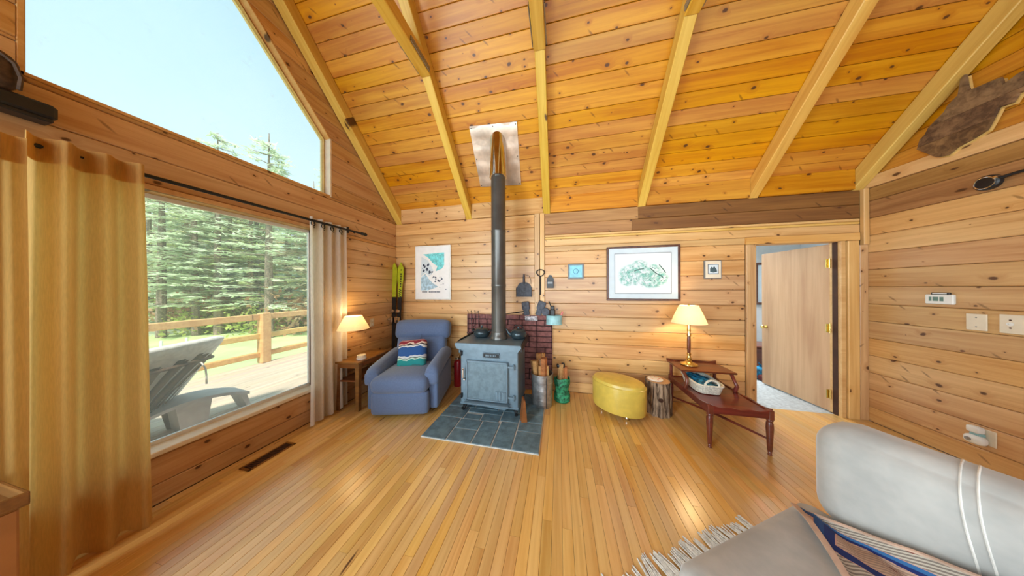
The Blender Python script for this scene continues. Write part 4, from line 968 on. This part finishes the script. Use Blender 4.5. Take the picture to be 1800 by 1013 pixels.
fe = thing('fire_extinguisher', 'red fire extinguisher in the gap between recliner and stove', 'fire extinguisher', (-1.52,3.09,0))
obj('cylinder', G().lathe([(.055,0),(.06,.008),(.06,.34),(.05,.38),(.022,.40)], 20), M['redpaint'], fe)
obj('valve', G().lathe([(.02,0),(.02,.04)], 10, (0,0,.39)).box((0,-.03,.445), (.02,.12,.015), .004).box((0,-.035,.415), (.02,.10,.012), .004), M['chrome'], fe)
obj('hose', G().tube([(.02,-.01,.42),(.08,-.02,.40),(.09,-.03,.28),(.075,-.035,.14)], .011, 8), M['black'], fe)

# ------------------------------------------------------------------ pictures on the right of the back wall
pc = thing('framed_picture', 'large walnut framed print of a green sketch above the footstool', 'picture', (1.09,D-.014,1.682))
W_,H_ = .89,.735
for (c,d) in (((0,0,H_/2-.014),(W_,.03,.028)),((0,0,-H_/2+.014),(W_,.03,.028)),((-W_/2+.014,0,0),(.028,.03,H_-.056)),((W_/2-.014,0,0),(.028,.03,H_-.056))): obj('frame_side', G().box(c,d,.005), M['frame_dark'], pc)
obj('mat_board', G().box((0,.002,0), (W_-.05,.012,H_-.05)), M['matboard'], pc)
obj('mat_line', G().box((0,-.0045,0), (.69,.001,.545)), M['frame_grey'], pc)
sk = obj('print', G().box((0,0,0), (.675,.53,.001)), M['sketch'], pc, smooth=False); sk.matrix_local = fr((0,-.0055,0),(1,0,0),(0,0,1))
g = G()
for pts in (((.20,.11),(.26,.03),(.275,.0)),((.09,.07),(.16,.0),(.23,-.045),(.245,-.06)),((-.10,.03),(-.03,.055),(.02,.06))):
    g.tube([(a,-.0062,b) for a,b in pts], .0065, 5, flat=(1,.15))
obj('sketch_stroke', g, plain('dark_green_ink', srgb(50,96,88), .6), pc)
ps = thing('small_picture', 'small grey framed print near the door casing', 'picture', (1.893,D-.012,1.715))
obj('frame', G().box((0,0,0), (.185,.024,.232), .004), M['frame_grey'], ps)
obj('mat_board', G().box((0,-.011,0), (.165,.006,.212)), M['ivory'], ps)
obj('border', G().box((0,-.0142,.004), (.115,.001,.125)), M['print_dark'], ps)
obj('print', G().box((0,-.0150,.004), (.10,.001,.11)), M['matboard'], ps)
obj('print_figure', G().prism([(-.035,-.03),(.0,-.04),(.04,-.03),(.035,.0),(.01,.04),(-.005,.02),(-.02,.035),(-.035,.01)], .0008, fr((0,-.0153,0),(1,0,0),(0,0,1))), plain('dark_teal_ink', srgb(70,92,98), .6), ps)

# ------------------------------------------------------------------ ottoman, stump, step table and what stands on it
ot = thing('footstool', 'oval mustard yellow vinyl footstool on little ball feet', 'footstool', (.69,2.83,0), math.radians(-33))
obj('drum', G().lathe([(.90,.055),(.97,.06),(1.0,.09),(1.0,.33),(.985,.352)], 44, sq=(.30,.212)), M['vinyl'], ot)
obj('top_pad', G().lathe([(.985,.350),(.985,.362),(.93,.388),(.75,.402),(.4,.407),(.001,.408)], 44, sq=(.30,.212), cap=False), M['vinyl'], ot)
obj('piping', G().tube([(.297*math.cos(t),.210*math.sin(t),.353) for t in [2*PI*i/44 for i in range(45)]], .006, 6, cap=False), M['vinyl'], ot)
for a in (.8,2.4,3.9,5.4): obj('foot', G().lathe([(.008,.058),(.012,.05),(.022,.04),(.026,.026),(.022,.010),(.008,.001)], 14, (.21*math.cos(a),.145*math.sin(a),0)), M['chrome'], ot)
su = thing('tree_stump', 'upright bark-covered tree stump used as a little table', 'stump', (1.155,2.915,0))
obj('bark', G().grid(lambda a,b: ((.125+.007*math.sin(a*62)+.006*math.sin(a*19+1)+.004*math.sin(a*113+b*6)+.008*(1-b)**3)*math.cos(2*PI*a), (.125+.007*math.sin(a*62)+.006*math.sin(a*19+1)+.004*math.sin(a*113+b*6)+.008*(1-b)**3)*math.sin(2*PI*a), .385*b), 96, 8), M['stumpbark'], su, ang=60)
obj('cut_face', G().lathe([(.122,.382),(.118,.388),(.001,.388)], 32, cap=False), M['endgrain'], su)
obj('knot', G().lathe([(.026,0),(.022,.012),(.006,.014),(.001,.008)], 14, m=tr(-.02,-.126,.20) @ rot('X',PI/2)), M['gap'], su)
tv = thing('trivet', 'round white patterned trivet lying on the tree stump', 'trivet', (1.125,2.915,.3885))
obj('disc', G().lathe([(.076,0),(.08,.003),(.08,.010),(.072,.013),(.001,.012)], 28), M['plate'], tv)
for i in range(5): obj('flower_mark', G().lathe([(.010,.0125),(.009,.0142),(.001,.0145)], 8, (.045*math.cos(i*1.257),.045*math.sin(i*1.257),0)), plain('pink_glaze', srgb(200,120,110), .4), tv)

tx0,tx1,ty0,ty1 = 1.345,1.845,2.345,3.10
st = thing('step_table', 'cherry wood two-tier step end table on turned legs by the doorway', 'table', ((tx0+tx1)/2,(ty0+ty1)/2,0))
cx_,cy_ = (tx0+tx1)/2,(ty0+ty1)/2; hx,hy = (tx1-tx0)/2,(ty1-ty0)/2; tz = .395
obj('lower_top', G().box((0,0,tz-.022), (hx*2-.02,hy*2-.02,.018), .003), M['cherry'], st)
def scallop(L_):
    n_ = 22; pts = [(-L_/2,tz-.065)]; 
    pts += [(L_/2,tz-.065)]
    for i in range(n_+1):
        t = 1-2*i/n_; pts.append((L_/2*t, tz-.006+.014*abs(t)**3-.010*math.cos(3*PI*t)*.5))
    return pts
obj('gallery_rail', G().prism(scallop(hx*2-.04), .018, fr((0,-hy+.018,0),(1,0,0),(0,0,1))), M['cherry'], st)
for sx_ in (-1,1): obj('gallery_rail', G().prism(scallop(hy*2-.04), .018, fr((sx_*(hx-.009)-.009,0,0),(0,1,0),(0,0,1))), M['cherry'], st)
obj('back_rail', G().box((0,hy-.012,tz-.035), (hx*2-.04,.018,.06), .003), M['cherry'], st)
for sx_ in (-1,1):
    for sy_ in (-1,1):
        obj('leg', G().box((0,0,tz-.035), (.046,.046,.085), .006).lathe([(.012,0),(.015,.004),(.012,.022),(.016,.028),(.013,.036),(.017,.042),(.020,.13),(.026,.24),(.024,.285),(.018,.298),(.024,.308),(.02,.32)], 16), M['cherry'], st, loc=(sx_*(hx-.022),sy_*(hy-.022),0))
obj('upper_shelf', G().box((0,hy-.16,.562), (hx*2+.03,.34,.020), .005).prism([(-hx-.015,.57),(-hx-.015,.60),(-hx+.06,.585),(0,.592),(hx-.06,.585),(hx+.015,.60),(hx+.015,.57)], .014, fr((0,hy+.012,0),(1,0,0),(0,0,1))), M['cherry'], st)
for sx_ in (-1,1):
    obj('shelf_support', G().tube([(sx_*(hx-.02),hy-.34,tz-.01),(sx_*(hx-.02),hy-.37,tz+.05),(sx_*(hx-.03),hy-.35,tz+.10),(sx_*(hx-.02),hy-.29,.553)], [.022,.017,.015,.017], 10), M['cherry'], st)
    obj('shelf_support', G().tube([(sx_*(hx-.02),hy-.03,tz-.01),(sx_*(hx-.02),hy-.03,.553)], [.018,.015], 10), M['cherry'], st)
for sx_ in (-1,1):
    obj('stretcher', G().tube([(-sx_*(hx-.03),hy-.03,.13),(0,0,.135+.02*(sx_>0)),(sx_*(hx-.03),-hy+.03,.14)], [.009,.014,.009], 10), M['cherry'], st)

lp = thing('table_lamp', 'lit brass table lamp with cream shade and dark wood column on the step table', 'lamp', (1.505,2.965,.573))
obj('base', G().lathe([(.082,0),(.086,.006),(.082,.016),(.055,.026),(.03,.04),(.022,.06),(.03,.075),(.022,.09),(.016,.11),(.022,.125),(.022,.14)], 24), M['brass'], lp)
obj('column', G().lathe([(.015,.14),(.019,.20),(.018,.30),(.015,.34)], 16), M['cherry'], lp)
obj('socket', G().lathe([(.022,.34),(.024,.36),(.014,.38),(.020,.41),(.016,.44),(.012,.50)], 14), M['brass'], lp)
obj('harp', G().tube([(.045*math.sin(t)*1.0,0,.57-.11*math.cos(t)) for t in [PI*2*i/20 for i in range(21)]], .003, 6, cap=False), M['brass'], lp)
obj('bulb', G().lathe([(.012,.50),(.03,.54),(.03,.565),(.001,.60)], 12), M['bulb'], lp)
def shd(o_): return [(.172-o_,.495),(.150-o_,.56),(.122-o_,.63),(.092-o_,.705)]
obj('lamp_shade', G().lathe(shd(0), 32, cap=False).lathe(shd(.002), 32, cap=False), M['shade'], lp)
obj('finial', G().lathe([(.004,.68),(.01,.70),(.008,.715),(.001,.725)], 10), M['brass'], lp)
lamp_light((1.505,2.965,1.16), 17)

bq = thing('basket', 'long white wicker basket with loop handles on the step table', 'basket', (1.535,2.80,.385), math.radians(-3))
bw,bl = .125,.215
def rr(a, k=1.0, sx_=bw, sy_=bl):
    t = 2*PI*a; c,s_ = math.cos(t),math.sin(t); e = .45
    return (sx_*k*math.copysign(abs(c)**e,c), sy_*k*math.copysign(abs(s_)**e,s_))
obj('wicker_body', G().grid(lambda a,b: (*rr(a,.86+.14*b), .004+.088*b+.003*math.sin(a*2*PI*36)*math.sin(b*20)), 72, 8).grid(lambda a,b: (*rr(a,.93-.10*(1-b)), .006+.084*b), 72, 2, flip=True).grid(lambda a,b: (*rr(a,.86*b), .006), 48, 2, flip=False), M['wicker'], bq)
obj('rim', G().tube([(*rr(i/72,.985), .094) for i in range(73)], .011, 8, cap=False), M['wicker'], bq)
for sy_ in (-1,1): obj('handle', G().tube([(.062*math.cos(t), sy_*(bl-.012), .092+.062*math.sin(t)) for t in [PI*i/12 for i in range(13)]], .010, 8), M['wicker'], bq)
obj_ = tag(obj('blue_cloth', G().grid(lambda a,b: (-.095+.19*a, -.165+.33*b, .072+.022*math.sin(9*a+5*b)*math.sin(14*b+3*a)+.02*(1-(2*a-1)**2)), 22, 30).grid(lambda a,b: (-.095+.19*a, -.165+.33*b, .05), 2, 2, flip=True), M['bluecloth']), 'crumpled teal blue cloth inside the white basket', 'cloth')
obj_.location = (1.535,2.80,.385); obj_.rotation_euler = (0,0,math.radians(-3))

# things seen through the doorway
pn = thing('hall_picture', 'dark framed picture on the wall of the room beyond the door', 'picture', (4.09,5.205,1.56))
for (c,d) in (((0,0,.39),(.62,.03,.045)),((0,0,-.39),(.62,.03,.045)),((-.29,0,0),(.045,.03,.75)),((.29,0,0),(.045,.03,.75))): obj('frame_side', G().box(c,d,.005), M['frame_dark'], pn)
obj('print', G().box((0,.004,0), (.56,.01,.76)), M['matboard'], pn)
obj('sheet', G().box((.02,-.002,.03), (.36,.003,.46)), M['ivory'], pn)
ch = thing('blanket_chest', 'dark cherry chest in the room beyond the door', 'chest', (3.62,4.78,0))
obj('body', G().box((0,0,.22), (.62,.40,.42), .008), M['cherry'], ch); obj('lid', G().box((0,0,.45), (.66,.44,.035), .01), M['cherry'], ch)
obj('plinth', G().box((0,0,.03), (.64,.42,.06), .006), M['cherry'], ch)
tag(obj('blue_bundle', G().cushion((0,0,.09), (.22,.18,.17), .07, 8, (.02,0,.02)).tube([(0,0,.16),(.01,-.01,.22),(-.01,0,.25)], [.03,.015,.008], 8), M['bluecloth'], loc=(3.20,4.33,.0)), 'bright blue cloth bundle on the pale carpet beyond the door', 'bundle')
tag(obj('dark_red_bundle', G().cushion((0,0,.05), (.24,.16,.09), .04, 8).tube([(0,0,.08),(.0,.01,.17),(.01,.0,.21)], [.05,.022,.006], 8), plain('dark_red_cloth', srgb(96,30,28), .8), loc=(3.235,4.20,.0)), 'dark red peaked bundle on the carpet by the open door', 'bundle')

# ------------------------------------------------------------------ right wall fittings
th = thing('thermostat', 'white wall thermostat with grey display and black clip on the right wall', 'thermostat', (XR-.012,2.733,1.375))
obj('case', G().box((0,0,0), (.024,.152,.088), .006), M['white'], th)
for dy,wd in ((.043,.014),(.014,.030),(-.018,.020)): obj('display_digit', G().box((-.0125,dy,.002), (.002,wd,.038)), M['lcd'], th)
obj('clip', G().box((-.001,-.006,.05), (.018,.10,.022), .004), M['black'], th)
obj('clip_label', G().box((-.011,-.006,.051), (.002,.075,.007)), M['white'], th)
s1 = thing('blank_wall_plate', 'square ivory blank plate on the right wall, two screws', 'wall plate', (XR-.004,2.563,1.195))
obj('plate', G().box((0,0,0), (.008,.093,.135), .003), M['ivory'], s1)
for dz in (-.038,.038): obj('screw', G().lathe([(.005,0),(.004,.002),(.001,.002)], 8, m=tr(-.004,0,dz) @ rot('Y',-PI/2)), M['galv'], s1)
s2 = thing('outlet_plate', 'square ivory plate with a round jack, nearest the right edge', 'wall plate', (XR-.004,2.415,1.20))
obj('plate', G().box((0,0,0), (.008,.105,.145), .003), M['ivory'], s2)
for dz in (-.03,.03): obj('screw', G().lathe([(.006,0),(.005,.002),(.001,.002)], 8, m=tr(-.004,.008,dz) @ rot('Y',-PI/2)), M['frame_dark'], s2)
obj('jack', G().lathe([(.014,0),(.014,.004),(.006,.005),(.006,.002),(.001,.002)], 12, m=tr(-.004,.008,0) @ rot('Y',-PI/2)), M['white'], s2)
pg = thing('plug_in_device', 'white plug-in device in a wall socket low on the right wall', 'plug-in device', (XR-.004,2.53,.27))
obj('cover_plate', G().box((0,-.012,.0), (.007,.075,.125), .003), M['ivory'], pg)
obj('upper_block', G().cushion((-.03,.018,.045), (.05,.062,.055), .014, 6), M['white'], pg)
obj('lower_block', G().cushion((-.038,.012,-.035), (.066,.092,.075), .03, 8), M['white'], pg)
obj('button', G().lathe([(.016,0),(.015,.003),(.001,.004)], 14, m=tr(-.071,.022,-.035) @ rot('Y',-PI/2)), M['galv'], pg)
obj('neck', G().box((-.025,.014,.006), (.04,.05,.025), .005), M['teal'], pg)

PLQ = [(2.816,2.787),(2.799,2.867),(2.77,2.895),(2.751,2.944),(2.668,3.023),(2.648,3.067),(2.599,3.113),(2.586,3.235),(2.568,3.256),(2.56,3.154),(2.55,3.108),(2.42,3.092),(2.409,3.025),(2.353,3.058),(2.25,3.06),(2.22,2.99),(2.26,2.92),(2.354,2.912),(2.378,2.861),(2.429,2.869),(2.461,2.774),(2.479,2.729),(2.552,2.692),(2.609,2.677),(2.658,2.634),(2.707,2.648),(2.752,2.705)]
def clip(poly, z0, z1):
    for s_,zc_ in ((1,z0),(-1,z1)):
        out = []
        for i,p in enumerate(poly):
            q_ = poly[(i+1) % len(poly)]; a = s_*(p[1]-zc_); b = s_*(q_[1]-zc_)
            if a >= 0: out.append(p)
            if a*b < 0: t = a/(a-b); out.append((p[0]+(q_[0]-p[0])*t, p[1]+(q_[1]-p[1])*t))
        poly = out
    return poly
pq = thing('barn_wood_plaque', 'ragged cut-out plaque of dark barn boards high on the right wall', 'plaque', (XR,2.55,2.85))
cy,cz = 2.55,2.85
for z0,z1 in ((2.6,2.80),(2.802,2.945),(2.947,3.3)):
    p = clip(PLQ, z0, z1); fm = fr((-.052,0,0), (0,-1,0), (0,0,1))
    o = obj('plank', G().prism([(-(a-cy),b-cz) for a,b in p], .022, fm, -.011), M['barn'], pq, smooth=False)
obj('backing_batten', G().prism([(-(a-cy)*.995+.0,(b-cz)*.99-.010) for a,b in PLQ], .018, fr((-.028,0,0), (0,-1,0), (0,0,1)), -.010), M['trim'], pq, smooth=False)
wt = thing('wall_fitting', 'round black wall fitting with a long arm near the top right', 'wall fitting', (XR-.0,2.50,2.318))
obj('round_head', G().lathe([(.045,0),(.058,.008),(.058,.03),(.050,.038),(.040,.040),(.001,.040)], 24, m=rot('Y',-PI/2)), M['black'], wt)
obj('head_ring', G().tube([(-.040,.045*math.cos(t),.045*math.sin(t)) for t in [2*PI*i/24 for i in range(25)]], .0035, 6, cap=False), M['chrome'], wt)
obj('arm', G().tube([(-.02,-.04,.012),(-.025,-.10,.022),(-.02,-.22,.03)], [.014,.011,.010], 8), M['iron'], wt)
obj('arm_knob', G().lathe([(.012,0),(.012,.02),(.001,.024)], 10, m=tr(-.03,-.05,.022) @ rot('Y',-PI/2)), M['chrome'], wt)

# ------------------------------------------------------------------ sofa, throw and rug in the foreground
SA = math.atan2(-.8713,.4907)
sf = thing('sofa', 'grey-beige suede sofa with stitched back cushions in the right foreground', 'sofa', (1.122,1.273,0), SA)
SL_ = 1.75
obj('base', G().box((SL_/2,-.25,.17), (SL_-.02,.94,.20), .02), M['suede'], sf)
for i in range(2): obj('seat_cushion', G().cushion((-.05+(SL_+.05)/4+i*(SL_+.05)/2,-.36,.370), ((SL_+.05)/2-.01,.86,.20), .05, 12, (0,0,.012)), M['suede'], sf)
obj('back_frame', G().box((SL_/2,.18,.42), (SL_-.04,.14,.60), .04), M['suede'], sf)
bc = G().cushion((.87,.11,.655), (1.74,.235,.44), .10, 22, (0,.03,.012))
for k_,v_ in enumerate(bc.v):     # soft gathers
    v_.y += .006*math.sin(23*v_.x+7*v_.z)*max(0,v_.z-.55)/.3; v_.z += .008*math.sin(9*v_.x+1)*max(0,v_.z-.7)/.17
obj('back_cushion', bc, M['suede'], sf)
from mathutils.bvhtree import BVHTree
bt_ = BVHTree.FromPolygons(bc.v, bc.f)
for dx in (0,.026):
    pts = []
    for i in range(19):
        t = PI*.98*i/18; d = Vector((0,math.cos(t),math.sin(t)))      # fan over the cushion from back top to front bottom
        o_ = Vector((.292+dx+.055*i/18,.11,.66)); a_ = PI*.40+ (PI*.78)*i/18; d = Vector((0,math.cos(a_),math.sin(a_)))
        h_ = bt_.ray_cast(o_+d*.6, -d)
        if h_[0]: pts.append(h_[0]+d*.001)
    obj('seam_stitch', G().tube(pts, .0028, 6), M['stitch'], sf)
for i,x_ in enumerate((.04,1.70)):
    for yy in (-.66,.16): obj('foot', G().lathe([(.02,0),(.028,.075)], 12, (x_,yy,0)), M['black'], sf)
tw_ = tag(thing('throw_blanket','navy, rose and tan leaf-patterned woven throw draped over the sofa seat','blanket',(1.122,1.273,0),SA),'navy, rose and tan leaf-patterned woven throw draped over the sofa seat','blanket')
def thr(s_, t_, off=0):
    # s along the sofa (0..1 -> x), t from the top edge on the back (0) across the seat to the front (1)
    x_ = -.02+1.2*s_
    top = .475+.40*max(0,x_)*1.0; top = min(top, .72)
    Lb = top-.475; Ls = .80; d = t_*(Lb+Ls)
    wr = .011*math.sin(14*s_+9*t_)+.008*math.sin(31*s_+4*t_+2*math.sin(7*t_))+.004*math.sin(60*s_-20*t_)
    y0 = -.045
    if d < Lb: return Vector((x_, y0-.012+wr*.5+off, top-d))
    q_ = d-Lb; x2 = x_+ (.85*q_*max(0,1-s_*2.2))
    k = min(1, q_/.08)
    return Vector((x2, y0-.012-q_, .475+.018+wr+off*1 - .016*(1-k) - (.5*max(0,q_-.72))))
g = G().grid(lambda a,b: thr(a,b), 60, 40, flip=True)
o = obj('cloth', g, M['throw'], tw_, ang=80)
uv = o.data.uv_layers.new(name='UVMap')
for l_ in o.data.loops: vi = l_.vertex_index; uv.data[l_.index].uv = ((vi % 61)/60*1.2, (vi//61)/40)
obj('border', G().tube([thr(0,j/30)+Vector((0,0,.004)) for j in range(31)], .009, 6, flat=(.6,1.3)), plain('rose_border', srgb(196,164,142), .95), tw_)
obj('border', G().tube([thr(i/40,0)+Vector((0,-.004,.0)) for i in range(41)], .006, 6), plain('rose_border', srgb(196,164,142), .95), tw_)

rg = thing('rug', 'pale rug with a white knotted fringe peeping out under the sofa', 'rug', (.638,.905,0), math.atan2(.4907,.8713))
obj('pile', G().box((0,-.42,.006), (1.6,1.5,.010), .003), M['wool'], rg)
ex = lambda ee: ee
rr2 = random.Random(11); k = 0
x_ = -.80
while x_ < .79:
    g = G(); nst = rr2.randint(5,8); aa = rr2.gauss(0,.16); LL = rr2.uniform(.09,.135)
    for j in range(nst):
        x0 = x_+j*.0060; b = aa+rr2.gauss(0,.07); l_ = LL*rr2.uniform(.85,1.08)
        g.tube([(x0,.325,.011),(x0+.3*l_*math.sin(b),.33+.4*l_,.010),(x0+l_*math.sin(b),.33+l_*math.cos(b),.004)], [.0042,.0040,.0034], 5)
    obj('tassel', g, M['wool'], rg); x_ += nst*.0060+rr2.choice((.004,.008,.012,.030))

# small fittings belong to the part they sit on (thing > part > sub-part)
NEST = {'recliner':[('seam','backrest')],'sofa':[('seam_stitch','back_cushion')],'thermostat':[('display_digit','case'),('clip_label','clip')],
 'wall_outlet':[('socket','cover_plate')],'blank_wall_plate':[('screw','plate')],'outlet_plate':[('screw','plate'),('jack','plate')],'plug_in_device':[('button','lower_block')],
 'poster':[('print_patch','sheet'),('skier_marks','sheet'),('caption','sheet')],'framed_picture':[('mat_line','mat_board'),('print','mat_board'),('sketch_stroke','mat_board')],
 'small_picture':[('border','mat_board'),('print','mat_board'),('print_figure','mat_board')],'framed_tile':[('ring_motif','tile_face')],'match_holder':[('label_strip','box')],
 'lounge_chair':[('cushion_tie','cushion')],'wall_fitting':[('head_ring','round_head'),('arm_knob','arm')],'table_lamp':[('bulb','socket'),('finial','lamp_shade')],
 'footstool':[('piping','top_pad')],'tree_stump':[('knot','bark')],'trivet':[('flower_mark','disc')],'ski':[('lettering','ski_tip')],'curtain':[('hem_band','cloth'),('grommet','cloth')],
 'log_bin':[('seam','bin')],'hall_picture':[('sheet','print')],'curtain_rod':[('finial','rod')]}
stem = lambda o: o.name.split('.')[0]
for root in [o for o in C.objects if o.parent is None and stem(o) in NEST]:
    kids = list(root.children)
    for a, b in NEST[stem(root)]:
        host = next((k for k in kids if stem(k) == b), None)
        for k in kids:
            if host and stem(k) == a and k is not host: k.parent = host
